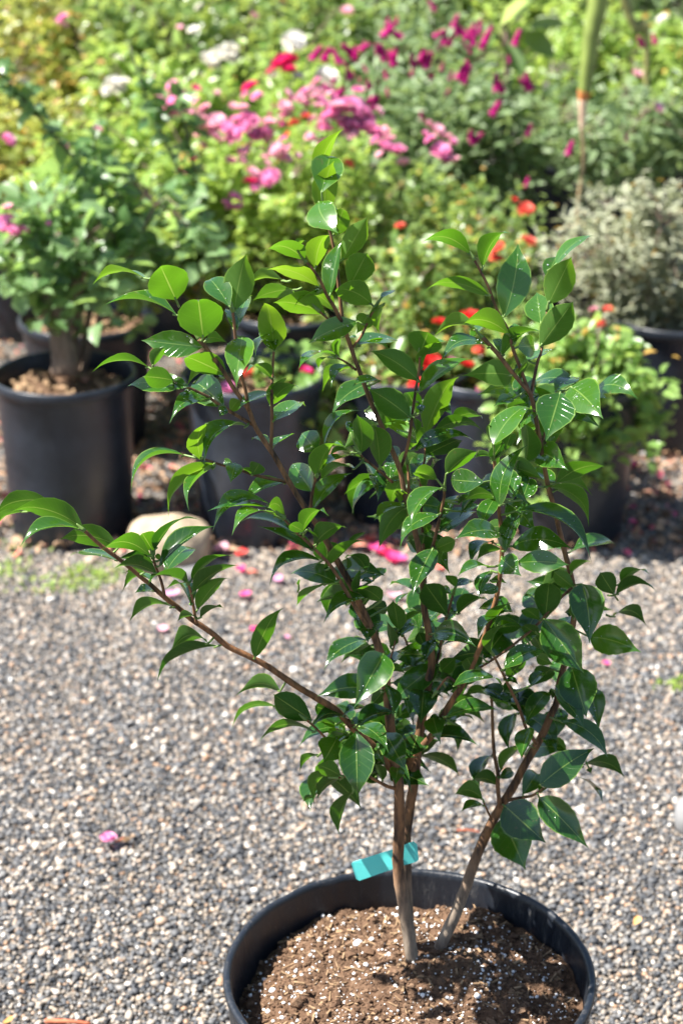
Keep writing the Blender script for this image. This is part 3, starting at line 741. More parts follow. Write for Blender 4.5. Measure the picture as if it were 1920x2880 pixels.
def build_camellia():
    root = empty("camellia_shrub", at_z(1160, 2690, 0.28), "glossy leaved camellia with several brown stems growing in the foreground pot", "shrub")
    base_y = {'A': Y_A, 'B': Y_A, 'C': Y_A, 'D': Y_A, 'E': Y_E}
    nodes = []                        # (u, v, y, group) along every stem, for hanging leaves on
    tubes = {g: MB() for g in 'ABCDE'}
    for i, (g, r0, r1, d0, d1, pts) in enumerate(STEMS):
        P = []
        for k, (u, v) in enumerate(pts):
            y = base_y[g] + d0 + (d1 - d0) * k / (len(pts) - 1)
            P.append(at_y(u, v, y))
        path = smooth_path(P, 5)
        s = mpp(P[0])
        thick = r0 >= 13
        tube(tubes[g], path, r0 * s * (0.84 if thick else 0.66), r1 * mpp(P[-1]) * 0.68, 12 if thick else 8, 0.16 if thick else 0.08, power=2.2 if r0 > 15 else 1.2)
        for k in range(len(pts) - 1):
            for q in range(4):
                t = q / 4
                u = pts[k][0] + (pts[k + 1][0] - pts[k][0]) * t; v = pts[k][1] + (pts[k + 1][1] - pts[k][1]) * t
                nodes.append((u, v, base_y[g] + d0 + (d1 - d0) * (k + t) / (len(pts) - 1), g))
        nodes.append((*pts[-1], base_y[g] + d1, g))
    NU = np.array([(a, b) for a, b, c, d in nodes])
    leaf = {g: MB() for g in 'ABCDE'}
    pet = {g: MB() for g in 'ABCDE'}
    drops = []
    fill = []
    rf = random.Random(11)
    inner = [q for q in nodes if 1060 < q[1] < 2150 and q[0] > 930]
    for _ in range(125):                # leaves deeper inside the crown
        u, v, yy, gg = rf.choice(inner)
        bu, bv = u + rf.uniform(-25, 25), v + rf.uniform(-25, 25)
        a = rf.uniform(0, 2 * math.pi); l = rf.uniform(90, 155)
        fill.append("%.0f %.0f %.0f %.0f %.0f %s %.0f" % (bu, bv, bu + math.cos(a) * l, bv + math.sin(a) * l * 0.7 + 15, rf.uniform(32, 74), rf.choice('ttu'), rf.uniform(0, 14)))
    for _ in range(18):                # the dense knot of leaves low on the left side
        bu, bv = rf.uniform(900, 1130), rf.uniform(2010, 2190)
        a = rf.uniform(0, 2 * math.pi); l = rf.uniform(90, 140)
        fill.append("%.0f %.0f %.0f %.0f %.0f %s %.0f" % (bu, bv, bu + math.cos(a) * l, bv + math.sin(a) * l * 0.7 + 20, rf.uniform(36, 74), rf.choice('ttu'), rf.uniform(0, 14)))
    tiles = list(LEAVES.items()) + [((0, 0, 1568.001), ';'.join(fill))]
    for (x0, y0, w), txt in tiles:
        sc = w / 1568
        deep = 0.06 if w == 1568.001 else 0.0
        for line in txt.split(';'):
            a = line.split()
            bx, by, tx, ty, wd = (float(q) for q in a[:5])
            side, bend = a[5], float(a[6]) * sc
            fwd = float(a[7]) if len(a) > 7 else 0.0      # stands out towards the viewer by this much
            bu, bv, tu, tv, wp = x0 + bx * sc, y0 + by * sc, x0 + tx * sc, y0 + ty * sc, wd * sc
            dd = (NU[:, 0] - bu) ** 2 + (NU[:, 1] - bv) ** 2
            j = int(dd.argmin())
            nu, nv, ny, g = nodes[j]
            dist = math.sqrt(dd[j])
            jit = random.uniform(-0.012, 0.012)
            P0 = at_y(bu, bv, ny + jit + fwd + (0.05 + deep * 1.2 * random.random() if deep else 0) + (random.uniform(0.02, 0.05) if dist > 60 else 0))
            m = mpp(P0)
            nc = (CAM - P0).normalized()
            e = CR * (tu - bu) - CU * (tv - bv)
            plen = e.length * m
            e = (e - nc * e.dot(nc)).normalized()
            Lx = random.uniform(0.056, 0.072)
            th = math.acos(plen / Lx) if plen < Lx else R_(random.uniform(4, 12))
            th = min(th, R_(50))
            up = tv < bv - 10 * sc
            sg = (1 if side == 'u' else -1) if up else (1 if side == 't' else -1)
            ax = e * math.cos(th) + nc * (math.sin(th) * sg)
            L = plen / math.cos(th)
            wp *= 1.06
            W = max(wp * m, 0.44 * L) * 0.5
            phi = math.acos(min(1, wp * m * 0.5 / W))
            phi = min(phi, R_(82))
            n0 = (nc - ax * nc.dot(ax)).normalized()
            if side == 'u': n0 = -n0
            b0 = ax.cross(n0)
            c1 = n0 * math.cos(phi) + b0 * math.sin(phi)
            c2 = n0 * math.cos(phi) - b0 * math.sin(phi)
            n = c1 if c1.z > c2.z else c2
            b = ax.cross(n)
            pv = Vector((0, 0, 0))
            if bend:
                q = CU * (tu - bu) + CR * (tv - bv)      # image perpendicular
                q.normalize()
                if q.dot(CU) < 0 or (abs(tu - bu) < 3 and q.dot(CR) > 0): q = -q
                pv = q * (bend * m)
            fold = R_(random.uniform(4, 30)); arch = random.uniform(0.02, 0.11) * L
            wavA = random.uniform(0.01, 0.10); wavP = random.uniform(0, 6.3); twist = random.uniform(-0.25, 0.25)
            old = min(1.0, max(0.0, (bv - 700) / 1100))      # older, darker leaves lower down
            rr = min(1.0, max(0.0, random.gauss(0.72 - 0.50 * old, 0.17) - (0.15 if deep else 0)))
            nl, nw = 14, 6
            prof = [0.04, 0.37, 0.64, 0.83, 0.94, 0.99, 1.0, 0.99, 0.91, 0.79, 0.62, 0.43, 0.23, 0.07, 0.0]
            hook = random.choice((0.02, 0.05, 0.08, 0.15))
            skew = random.uniform(0.82, 1.22)
            vs, uv, fs = [], [], []
            for i in range(nl + 1):
                t = i / nl
                c = P0 + ax * (L * t) + pv * (4 * t * (1 - t)) + n * (arch * (4 * t * (1 - t)) - L * hook * max(0, t - 0.70) ** 2 * 12)
                pi_ = (t ** skew) * nl; i0 = min(int(pi_), nl - 1); hw = W * (prof[i0] + (prof[i0 + 1] - prof[i0]) * (pi_ - i0))
                ca, sa = math.cos(twist * (t - 0.4)), math.sin(twist * (t - 0.4))
                bb = b * ca + n * sa; nn = n * ca - b * sa
                serr = 1 + (0.018 if i % 2 else -0.018)
                for k in range(nw + 1):
                    s = (k / nw) * 2 - 1
                    edge = hw * s * (serr if abs(s) > 0.99 else 1)
                    p = c + bb * (edge * math.cos(fold)) + nn * (abs(s) ** 1.3 * hw * math.sin(fold) + wavA * hw * math.sin(t * 9 + wavP + s) * abs(s))
                    vs.append(p); uv.append((t, s))
            for i in range(nl):
                for k in range(nw):
                    q = i * (nw + 1) + k
                    fs.append((q, q + nw + 1, q + nw + 2, q + 1))
            nrm = (vs[(nw + 1) * 5 + 4] - vs[(nw + 1) * 5 + 2]).cross(ax)
            # faces must look along the upper side
            a0, a1, a3 = vs[(nw + 1) * 5 + 3], vs[(nw + 1) * 6 + 3], vs[(nw + 1) * 5 + 4]
            if (a1 - a0).cross(a3 - a0).dot(n) < 0:
                fs = [f[::-1] for f in fs]
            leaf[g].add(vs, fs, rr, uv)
            # petiole
            if dist < 70:
                Q = at_y(nu, nv, ny)
            else:
                Q = P0 - ax * 0.012
            if (Q - P0).length > 0.001:
                mid = P0.lerp(Q, 0.5) + n * -0.001
                tube(pet[g], [Q, mid, P0, P0 + ax * (L * 0.06)], 0.0013, 0.0010, 6)
            # rain drops on upper faces of the sunlit crown
            if side == 't' and bv < 1950:
                for _ in range(random.randint(1, 7)):
                    i = random.randint(2, nl - 3); k = random.randint(1, nw - 1)
                    t1, t2 = random.random(), random.random()
                    q = i * (nw + 1) + k
                    p = vs[q].lerp(vs[q + nw + 1], t1).lerp(vs[q + 1], t2 * 0.8)
                    drops.append((p + n * 0.0003, random.lognormvariate(math.log(0.00055), 0.35), g))
    for g in 'ABCDE':
        st = tubes[g].build("stem", M_BARK if g in 'ACE' else M_TWIG, root)
        bm = pet[g]
        for gg, r0, r1, d0, d1, pts in STEMS:      # leaf buds at the twig tips
            if gg != g or len(pts) < 4: continue
            a, b = pts[-2], pts[-1]
            p = at_y(*b, base_y[g] + d1); q = at_y(*a, base_y[g] + d1)
            d = (p - q).normalized()
            tube(bm, [p - d * 0.002, p + d * 0.002, p + d * 0.005, p + d * 0.008, p + d * 0.0095], 0.0024, 0.0005, 7)
        nf = len(leaf[g].f)
        leaf[g].add(bm.v, bm.f, 0.5)
        mi = [0] * nf + [1] * (len(leaf[g].f) - nf)
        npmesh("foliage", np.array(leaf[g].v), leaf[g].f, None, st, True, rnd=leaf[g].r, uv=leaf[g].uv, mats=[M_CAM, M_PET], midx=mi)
        ds = [d for d in drops if d[2] == g]
        if ds:
            V, F = lumps(np.array([d[0] for d in ds]), np.array([d[1] for d in ds]), squash=(0.6, 0.8), jag=0.05, elong=1.15)
            npmesh("water_drops", V, F, M_DROP, st)['kind'] = 'stuff'
    return root

def build_tag():
    mb = MB()
    def board(pts, y0, y1, th=0.0009):
        f = [at_y(u, v, y0 if k in (0, 3) else y1) for k, (u, v) in enumerate(pts)]
        bk = [p + Vector((0, th, 0)) for p in f]
        mb.add(f + bk, [(0, 1, 2, 3), (7, 6, 5, 4), (0, 4, 5, 1), (1, 5, 6, 2), (2, 6, 7, 3), (3, 7, 4, 0)])
    yb = Y_A + 0.013
    # left leaf of the tag with clipped corners, then the half behind the stem
    board([(993, 2425), (1106, 2389), (1114, 2441), (1010, 2477)], yb + 0.022, yb)
    board([(987, 2430), (993, 2425), (1010, 2477), (1001, 2472)], yb + 0.0235, yb + 0.022)
    board([(1105, 2389), (1162, 2367), (1170, 2424), (1113, 2440)], yb + 0.001, yb - 0.002)
    board([(1162, 2367), (1172, 2375), (1177, 2418), (1170, 2424)], yb - 0.002, yb - 0.002)
    o = mb.build("plant_tag", M_TAG, None, False)
    tag(o, "turquoise plastic tag folded round the left camellia stem, just above the foreground pot's rim", "plant tag")
# ------------------------------------------------------------------ the potted plants behind
def leaf_cloud(c, d, n, length, wid, r, fold=0.25, droop=0.12):
    """folded leaves: c base points, d directions, n upper normals (arrays Nx3) -> verts, quads, rnd"""
    d = d / np.linalg.norm(d, axis=1, keepdims=True)
    n = n - d * (n * d).sum(1, keepdims=True)
    n = n / np.maximum(np.linalg.norm(n, axis=1, keepdims=True), 1e-6)
    b = np.cross(d, n)
    L = length[:, None]; W = (length * wid)[:, None]
    up = n * W * fold
    p0 = c
    p1 = c + d * L * 0.5 - n * L * 0.0
    p2 = c + d * L - n * L * droop
    l1 = c + d * L * 0.30 + b * W * 0.46 + up; l2 = c + d * L * 0.68 + b * W * 0.40 + up - n * L * droop * 0.4
    r1 = c + d * L * 0.30 - b * W * 0.46 + up; r2 = c + d * L * 0.68 - b * W * 0.40 + up - n * L * droop * 0.4
    V = np.stack([p0, l1, l2, p2, r2, r1, p1], 1)
    k = len(c)
    F = np.array([(0, 6, 2, 1), (6, 3, 2, 2), (0, 5, 4, 6), (6, 4, 3, 3)])
    F = np.array([(0, 6, 2, 1), (0, 5, 4, 6)])
    T = np.array([(6, 3, 2), (6, 4, 3)])
    base = (np.arange(k) * 7)[:, None, None]
    return V.reshape(-1, 3), (F[None] + base).reshape(-1, 4), (T[None] + base).reshape(-1, 3), np.repeat(r, 7)

def np_leafmesh(name, V, Q, T, r, m, parent):
    me = bpy.data.meshes.new(name)
    me.vertices.add(len(V)); me.vertices.foreach_set('co', np.asarray(V, dtype=np.float32).reshape(-1))
    loops = np.concatenate([Q.reshape(-1), T.reshape(-1)]).astype(np.int32)
    sizes = np.concatenate([np.full(len(Q), 4), np.full(len(T), 3)]).astype(np.int32)
    me.loops.add(len(loops)); me.loops.foreach_set('vertex_index', loops)
    me.polygons.add(len(sizes)); me.polygons.foreach_set('loop_start', np.concatenate([[0], np.cumsum(sizes)[:-1]]).astype(np.int32))
    me.polygons.foreach_set('use_smooth', np.ones(len(sizes), dtype=bool))
    a = me.attributes.new('rnd', 'FLOAT', 'POINT'); a.data.foreach_set('value', np.asarray(r, dtype=np.float32))
    me.update(calc_edges=True); me.validate()
    o = bpy.data.objects.new(name, me); COL.objects.link(o)
    me.materials.append(m)
    if parent is not None:
        o.parent = parent; o.matrix_parent_inverse = parent.matrix_basis.inverted()
    return o

LEAFMATS = {
 'grey':   leaf_material("rose_leaf_grey_green", (0.038, 0.105, 0.032), (0.27, 0.40, 0.19), (0.38, 0.58, 0.14), 0.30, 0.40),
 'lime':   leaf_material("rose_leaf_lime", (0.075, 0.165, 0.018), (0.35, 0.47, 0.13), (0.55, 0.70, 0.13), 0.32, 0.44),
 'mid':    leaf_material("rose_leaf_mid_green", (0.042, 0.105, 0.018), (0.26, 0.36, 0.12), (0.44, 0.55, 0.11), 0.30, 0.40),
 'warm':   leaf_material("rose_leaf_olive", (0.100, 0.150, 0.020), (0.40, 0.43, 0.12), (0.60, 0.62, 0.12), 0.34, 0.44),
 'silver': leaf_material("silver_leaf", (0.17, 0.195, 0.115), (0.46, 0.47, 0.34), (0.46, 0.50, 0.26), 0.5, 0.32),
 'bud':    leaf_material("butterfly_bush_leaf", (0.058, 0.115, 0.042), (0.27, 0.36, 0.18), (0.36, 0.48, 0.15), 0.45, 0.36),
 'trail':  leaf_material("trailing_rose_leaf", (0.060, 0.150, 0.025), (0.30, 0.45, 0.14), (0.50, 0.68, 0.15), 0.30, 0.42),
 'young':  leaf_material("bronze_young_leaf", (0.28, 0.14, 0.03), (0.52, 0.36, 0.09), (0.70, 0.46, 0.10), 0.5, 0.4),
}

BLOOMS = {}
def bloom_mesh(kind, m, petals):
    """cupped rosette of overlapping petals, radius 1"""
    mb = MB()
    k = 0
    for ring, (cnt, tilt, size, up) in enumerate(petals):
        for q in range(cnt):
            a = 2 * math.pi * (q + 0.5 * (ring % 2)) / cnt + random.uniform(-.15, .15)
            out = Vector((math.cos(a), math.sin(a), 0)); side = Vector((-out.y, out.x, 0))
            t = R_(tilt + random.uniform(-10, 10))
            d = out * math.cos(t) + Vector((0, 0, 1)) * math.sin(t)
            nn = Vector((0, 0, 1)) * math.cos(t) - out * math.sin(t)
            vs, fs = [], []
            for i in range(4):
                u = i / 3
                w = size * (0.22, 0.55, 0.62, 0.36)[i]
                for j in range(5):
                    s = (j / 4) * 2 - 1
                    p = Vector((0, 0, up)) + d * (u * size) + side * (s * w) + nn * (size * (0.28 * s * s * u - 0.30 * (u - 0.55) ** 2 + 0.05 * math.sin(5 * s + a * 3) * u))
                    vs.append(p)
            for i in range(3):
                for j in range(4):
                    q2 = i * 5 + j
                    fs.append((q2, q2 + 5, q2 + 6, q2 + 1))
            mb.add(vs, fs, ring / max(1, len(petals) - 1))
    o = mb.build("bloom", m)
    me = o.data
    bpy.data.objects.remove(o)
    BLOOMS[kind] = me
FULL = [(6, 8, 1.0, 0.0), (6, 28, 0.88, 0.05), (5, 52, 0.66, 0.10), (4, 72, 0.5, 0.12)]
for kd, mm in (('pink', P_PINK), ('pale', P_PALE), ('hot', P_HOT), ('white', P_WHITE), ('red', P_RED), ('coral', P_CORAL), ('orange', P_ORANGE)):
    bloom_mesh(kd, mm, FULL)

def spike_mesh():
    mb = MB()
    for i in range(130):
        t = (i / 130) ** 0.9
        a = i * 2.4
        rad = 0.42 * (1 - t * 0.62)
        o = Vector((math.cos(a) * rad, math.sin(a) * rad, t * 2.0 - 1.0))
        d = Vector((math.cos(a), math.sin(a), 0.35)).normalized(); s = d.cross(Vector((0, 0, 1))).normalized(); h = s.cross(d)
        z = 0.19
        c = o + d * 0.07
        mb.add([o, c + s * z, c + h * z + d * .05, c - s * z, c - h * z + d * .05], [(0, 1, 2), (0, 2, 3), (0, 3, 4), (0, 4, 1)], random.random())
    o = mb.build("flower_spike", P_MAG)
    BLOOMS['mag'] = o.data
    bpy.data.objects.remove(o)
spike_mesh()

def add_bloom(root, kind, u, v, rpx, y):
    p = at_y(u, v, y - 0.15 if y > 4.4 else y)
    o = bpy.data.objects.new("flower_spike" if kind == 'mag' else "bloom", BLOOMS[kind])
    COL.objects.link(o)
    s = rpx * mpp(p)
    o.scale = (s, s, s) if kind != 'mag' else (s * 0.72, s * 0.72, s * 0.78)
    o.location = p
    if kind == 'mag':
        o.rotation_euler = (random.uniform(-.5, .7), random.uniform(-1.0, 1.0), random.uniform(0, 6))
    else:
        o.rotation_euler = (random.uniform(0.0, 0.75), random.uniform(-0.85, 0.05), random.uniform(0, 6))
    o.parent = root
    o.matrix_parent_inverse = root.matrix_basis.inverted()

def bush(name, label, cat, uc, y, vtop, vbot, hw, kind, lsize, nsprig, per, group=None, wid=0.62, canes=(), blooms=(), stemr=0.006, base=None, spread=1.0, bark=None, rfrac=0.85, soilz=0.29, ground=None, mix_young=0.0, gaps=0.0):
    top = at_y(uc, vtop, y); bot = at_y(uc, vbot, y)
    mid = top.lerp(bot, 0.5)
    rx = hw * mpp(mid); rz = (top.z - bot.z) / 2; ry = min(rx * rfrac, 0.27)
    bx = base if base is not None else mid.x
    foot = Vector((bx, y, soilz))
    root = empty(name, foot, label, cat, group)
    # twig ends spread over the crown
    k = nsprig
    dirs = rng.normal(0, 1, (k, 3)); dirs /= np.linalg.norm(dirs, axis=1, keepdims=True)
    rad = rng.uniform(0.25, 1.0, k) ** 0.5 * (1 + rng.normal(0, 0.10, k))
    S = np.array(mid)[None] + dirs * rad[:, None] * np.array([rx, ry, rz])[None]
    if gaps:
        nzv = np.array([noise.noise(Vector(p) * 9.0) for p in S])
        S = S[nzv > np.quantile(nzv, gaps)]
        k = len(S)
    # leaves along the last part of each twig
    tw = (S - np.array(foot)[None]); tw /= np.linalg.norm(tw, axis=1, keepdims=True)
    tw = tw * 0.6 + np.array([0, 0, 0.35])[None] + rng.normal(0, 0.35, (k, 3)); tw /= np.linalg.norm(tw, axis=1, keepdims=True)
    tl = lsize * rng.uniform(2.0, 3.6, k)
    q = rng.uniform(-1, 0.15, (k, per))
    c = S[:, None, :] + tw[:, None, :] * (q * tl[:, None])[:, :, None] + rng.normal(0, lsize * 0.30, (k, per, 3))
    c = c.reshape(-1, 3)
    n = len(c)
    d = np.repeat(tw, per, 0) * 0.35 + rng.normal(0, 1, (n, 3)) * np.array([1, 1, 0.5])
    nn = rng.normal(0, 0.42, (n, 3)) + np.array([-0.32, -0.25, 1.0])
    ln = lsize * rng.uniform(0.6, 1.25, n)
    r = np.clip(np.repeat(rng.uniform(0, 1, k), per) * 0.5 + rng.uniform(0, 0.5, n), 0, 1)
    V, Q, T, rr = leaf_cloud(c, d, nn, ln, wid, r)
    np_leafmesh("foliage", V, Q, T, rr, LEAFMATS[kind], root)
    if mix_young:
        kk = int(n * mix_young)
        idx = rng.choice(n, kk, replace=False)
        V, Q, T, rr = leaf_cloud(c[idx] + rng.normal(0, lsize * .5, (kk, 3)) + np.array([0, 0, lsize * .4]), d[idx], nn[idx], ln[idx] * 0.75, wid, r[idx])
        np_leafmesh("young_leaves", V, Q, T, rr, LEAFMATS['young'], root)
    # stems: a few canes from the foot, twigs to the sprigs
    mb = MB()
    ncane = 5
    tips = []
    for i in range(ncane):
        a = 2 * math.pi * i / ncane + random.uniform(-.4, .4)
        t = mid + Vector((math.cos(a) * rx * 0.55, math.sin(a) * ry * 0.55, rz * random.uniform(-0.1, 0.5)))
        path = smooth_path([foot + Vector((math.cos(a) * 0.012, math.sin(a) * 0.012, -0.01)), foot.lerp(t, 0.45) + Vector((0, 0, rz * 0.12)), t], 5)
        tube(mb, path, stemr, stemr * 0.4, 6)
        tips.append(path)
    for i in range(min(k, 90)):
        s = Vector(S[i])
        path = min(tips, key=lambda pp: min((pp[j] - s).length for j in (4, 7, 10)))
        j = min((4, 7, 10), key=lambda j: (path[j] - s).length)
        q0 = path[j]
        tube(mb, [q0, q0.lerp(s, 0.5) + Vector((0, 0, 0.02)), s], 0.0022, 0.0012, 4, cap=False)
    mb.build("stem", bark or M_ROSEBARK, root)
    for pts, yy0, yy1, r0, r1 in canes:
        cb = MB()
        P = [at_y(u, v, yy0 + (yy1 - yy0) * i / (len(pts) - 1)) for i, (u, v) in enumerate(pts)]
        tube(cb, smooth_path(P, 6), r0 * mpp(P[0]), r1 * mpp(P[-1]), 7, 0.05)
        cb.build("cane", M_CANE, root)
        # leaves up the cane
        path = smooth_path(P, 6)
        m_ = 3 * len(path)
        cc = np.array([path[int(x)] for x in rng.uniform(0, len(path) * 0.85, m_)]) + rng.normal(0, 0.008, (m_, 3))
        V, Q, T, rr = leaf_cloud(cc, rng.normal(0, 1, (m_, 3)) * np.array([1, 1, .5]), rng.normal(0, .4, (m_, 3)) + np.array([0, -.2, 1]), lsize * rng.uniform(.5, 1.1, m_), wid, rng.uniform(0, 1, m_))
        np_leafmesh("cane_leaves", V, Q, T, rr, LEAFMATS[kind], root)
    for kd, u, v, rp, yy in blooms:
        add_bloom(root, kd, u, v, rp * (0.86 if kd in ('pink', 'pale') else 1.0), yy)
        if kd in ('pink', 'pale') and rp > 23 and yy > 4.3:       # smaller blooms of the same cluster
            for _ in range(3):
                a = random.uniform(0, 6.3)
                add_bloom(root, random.choice(('pink', 'pale', 'pale')), u + math.cos(a) * rp * 1.35, v + math.sin(a) * rp * 1.1, rp * random.uniform(0.38, 0.62), yy)
    return root

def pot_at(u, y, R, H, rb, label, **kw):
    p = at_y(u, 1200, y)
    return nursery_pot(p.x, y, R, H, rb, label, **kw)

def build_rows():
    W = 'white'; PK = 'pink'; PL = 'pale'; H = 'hot'; RD = 'red'; CO = 'coral'; MG = 'mag'
    # ---- front row
    b = bush("rose_bush", "grey green rose with a thick brown trunk and long canes in the left front pot", "rose bush", 265, 4.06, 455, 815, 315, 'grey', 0.050, 125, 11, gaps=0.30, base=at_y(178, 1000, 3.97).x, wid=0.68, stemr=0.009,
         canes=[([(330, 700), (230, 480), (110, 330), (0, 205), (-60, 150)], 4.05, 3.95, 6, 4), ([(640, 770), (560, 590), (480, 430), (410, 270), (365, 130)], 4.2, 4.3, 7, 4), ([(560, 640), (545, 480), (515, 330), (500, 230)], 4.25, 4.3, 6, 4),
                ([(330, 700), (275, 480), (262, 350)], 4.1, 4.1, 5, 3)],
         blooms=[(PK, 24, 395, 28, 4.1), (PK, 18, 628, 34, 3.92), (PK, 40, 650, 26, 3.9), (PK, 67, 646, 20, 3.9), (PL, 24, 585, 22, 3.95), (PK, 138, 628, 10, 3.9), (PL, 165, 660, 12, 3.9), (PL, 275, 365, 18, 4.1), (PL, 195, 412, 15, 4.05)])
    tb = MB()
    tube(tb, smooth_path([at_y(184, 1050, 3.97), at_y(180, 990, 3.97), at_y(165, 920, 3.97), at_y(140, 840, 3.97), at_y(100, 760, 3.96)], 5), 0.030, 0.013, 10, 0.25)
    tube(tb, smooth_path([at_y(178, 990, 3.97), at_y(185, 920, 3.98), at_y(200, 850, 3.99), at_y(230, 740, 4.0)], 5), 0.020, 0.009, 8, 0.25)
    tb.build("trunk", M_ROSEBARK, b)
    nursery_pot(at_y(184, 1100, 3.95).x, 3.95, 0.150, 0.357, 0.128, "black pot at the left edge under the thick brown rose trunk", seed=0.4, soildrop=0.045)
    nursery_pot(at_y(712, 1100, 3.945).x, 3.945, 0.150, 0.358, 0.113, "dusty grey black pot with square drain holes beside the beige rock", material=M_POT2, seed=1.4, holes=True, soildrop=0.05)
    bush("rose_bush", "low trailing rose with rounded lime leaves hanging over the grey pot beside the beige rock", "rose bush", 860, 4.02, 985, 1250, 240, 'trail', 0.044, 60, 11, base=at_y(740, 1000, 3.99).x, wid=0.72, gaps=0.25, soilz=0.30,
         blooms=[(H, 860, 1045, 20, 3.88), (PK, 640, 1090, 24, 3.9), (CO, 697, 1056, 24, 3.95), (H, 1000, 1090, 14, 3.92)])
    nursery_pot(at_y(1130, 1100, 4.05).x, 4.05, 0.150, 0.340, 0.118, "black pot in deep shade behind the middle of the camellia", seed=2.2)
    nursery_pot(at_y(1370, 1100, 4.02).x, 4.02, 0.150, 0.340, 0.116, "scuffed black pot between the shaded middle pot and the right front pot", seed=3.1, material=M_POT2, holes=True)
    bush("rose_bush", "bushy red flowered rose with small leaves directly behind the camellia's top", "rose bush", 1240, 4.16, 640, 1230, 300, 'mid', 0.027, 330, 15, base=at_y(1250, 1000, 4.12).x, wid=0.62, mix_young=0.05,
         blooms=[(RD, 1212, 1026, 36, 3.95), (RD, 1318, 896, 33, 3.97), (RD, 1232, 909, 22, 3.98), (RD, 1313, 1029, 22, 3.95), (PK, 1272, 1018, 20, 3.95), (PK, 1359, 1093, 27, 3.95), (RD, 1172, 1085, 26, 3.95), (CO, 1401, 704, 26, 4.0), (CO, 1483, 682, 27, 4.02), (CO, 1125, 637, 16, 4.0), (CO, 1346, 985, 18, 3.95), (CO, 1395, 730, 20, 4.0), (RD, 1372, 990, 18, 3.95)])
    nursery_pot(at_y(1612, 1100, 3.95).x, 3.95, 0.150, 0.350, 0.115, "black pot at the right end of the front row under a spreading rose", seed=4.0, soildrop=0.04)
    bush("rose_bush", "spreading yellow green rose spilling over the right front pot to the gravel", "rose bush", 1610, 3.90, 880, 1340, 265, 'trail', 0.034, 230, 15, base=at_y(1612, 1000, 4.02).x, wid=0.68, mix_young=0.05, gaps=0.12, rfrac=0.75,
         blooms=[(CO, 1589, 912, 24, 3.88), (CO, 1680, 911, 22, 3.92), (CO, 1707, 871, 15, 3.92), (PL, 1668, 871, 15, 3.92), (CO, 1640, 1290, 10, 3.85)])
    # ---- second row
    bush("rose_bush", "bright lime green leafy rose behind the tall grey green one", "rose bush", 360, 4.75, 330, 820, 330, 'lime', 0.036, 260, 15, mix_young=0.02)
    nursery_pot(at_y(255, 1100, 4.48).x, 4.48, 0.160, 0.315, 0.125, "black pot right behind the left front pot, sunlit soil on top", seed=5.0, soildrop=0.035)
    nursery_pot(at_y(818, 1100, 4.55).x, 4.55, 0.150, 0.315, 0.115, "grey black pot peeping over the pot beside the rock", seed=5.5, material=M_POT2)
    bush("rose_bush", "rose covered in clusters of pink blooms in the centre", "rose bush", 790, 4.74, 290, 960, 330, 'lime', 0.030, 330, 15, wid=0.6, mix_young=0.03,
         blooms=[(PK, 484, 294, 34, 4.6), (PK, 508, 303, 28, 4.6), (PK, 462, 300, 24, 4.6), (PL, 575, 309, 26, 4.55), (PL, 612, 343, 32, 4.52), (PL, 566, 355, 26, 4.52), (PL, 600, 386, 32, 4.5), (PK, 673, 378, 46, 4.5), (PK, 698, 349, 42, 4.5), (PK, 722, 380, 30, 4.5), (PK, 640, 360, 28, 4.5), (PL, 729, 392, 25, 4.5), (PL, 778, 422, 30, 4.48), (PL, 808, 422, 26, 4.48), (PK, 759, 502, 38, 4.45), (H, 704, 514, 24, 4.46), (PL, 649, 453, 20, 4.48), (PL, 680, 450, 20, 4.48), (PK, 661, 557, 26, 4.46), (PK, 637, 572, 18, 4.46), (H, 539, 441, 16, 4.5), (H, 704, 248, 26, 4.62), (PK, 722, 272, 22, 4.6), (PL, 845, 288, 34, 4.6), (PL, 800, 300, 26, 4.6), (PK, 906, 290, 28, 4.6), (CO, 826, 349, 18, 4.55), (CO, 808, 383, 15, 4.55), (CO, 508, 484, 16, 4.5), (PL, 520, 490, 20, 4.5),
                 (PK, 960, 312, 50, 4.5), (PK, 997, 306, 46, 4.5), (PK, 930, 330, 38, 4.5), (PK, 972, 352, 38, 4.5), (PK, 1021, 343, 42, 4.5), (PK, 1040, 367, 36, 4.48), (PK, 1062, 393, 30, 4.48), (PK, 1113, 425, 34, 4.46), (PK, 1085, 410, 26, 4.46), (PK, 910, 365, 34, 4.5), (PL, 945, 300, 28, 4.48), (PL, 880, 275, 24, 4.6), (PL, 850, 270, 22, 4.6), (CO, 978, 462, 18, 4.5), (CO, 860, 330, 16, 4.5), (PL, 655, 300, 18, 4.6), (PL, 690, 425, 18, 4.48)])
    bush("rose_bush", "small leaved olive green rose between the pink clusters and the silvery shrub", "rose bush", 1230, 4.82, 480, 960, 330, 'mid', 0.026, 330, 15, mix_young=0.06,
         blooms=[(PK, 1239, 425, 36, 4.7), (PL, 1229, 367, 26, 4.72), (PK, 1250, 450, 20, 4.7), (CO, 1477, 591, 25, 4.6), (RD, 1444, 563, 12, 4.6), (CO, 1130, 640, 14, 4.5)])
    bush("lavender_shrub", "silvery fine leaved shrub in the wide black pot at the right edge", "shrub", 1800, 4.52, 490, 960, 270, 'silver', 0.034, 330, 15, gaps=0.15, wid=0.24, mix_young=0.05, base=at_y(1890, 1000, 4.5).x, rfrac=0.6, soilz=0.28)
    nursery_pot(at_y(1888, 1100, 4.5).x, 4.5, 0.168, 0.32, 0.135, "wide black pot at the right edge with a rounded rim", seed=6.1)
    # ---- third row
    bush("rose_bush", "yellowish rose with bronze young leaves at the left edge", "rose bush", 60, 5.35, 190, 720, 300, 'warm', 0.036, 220, 14, mix_young=0.16)
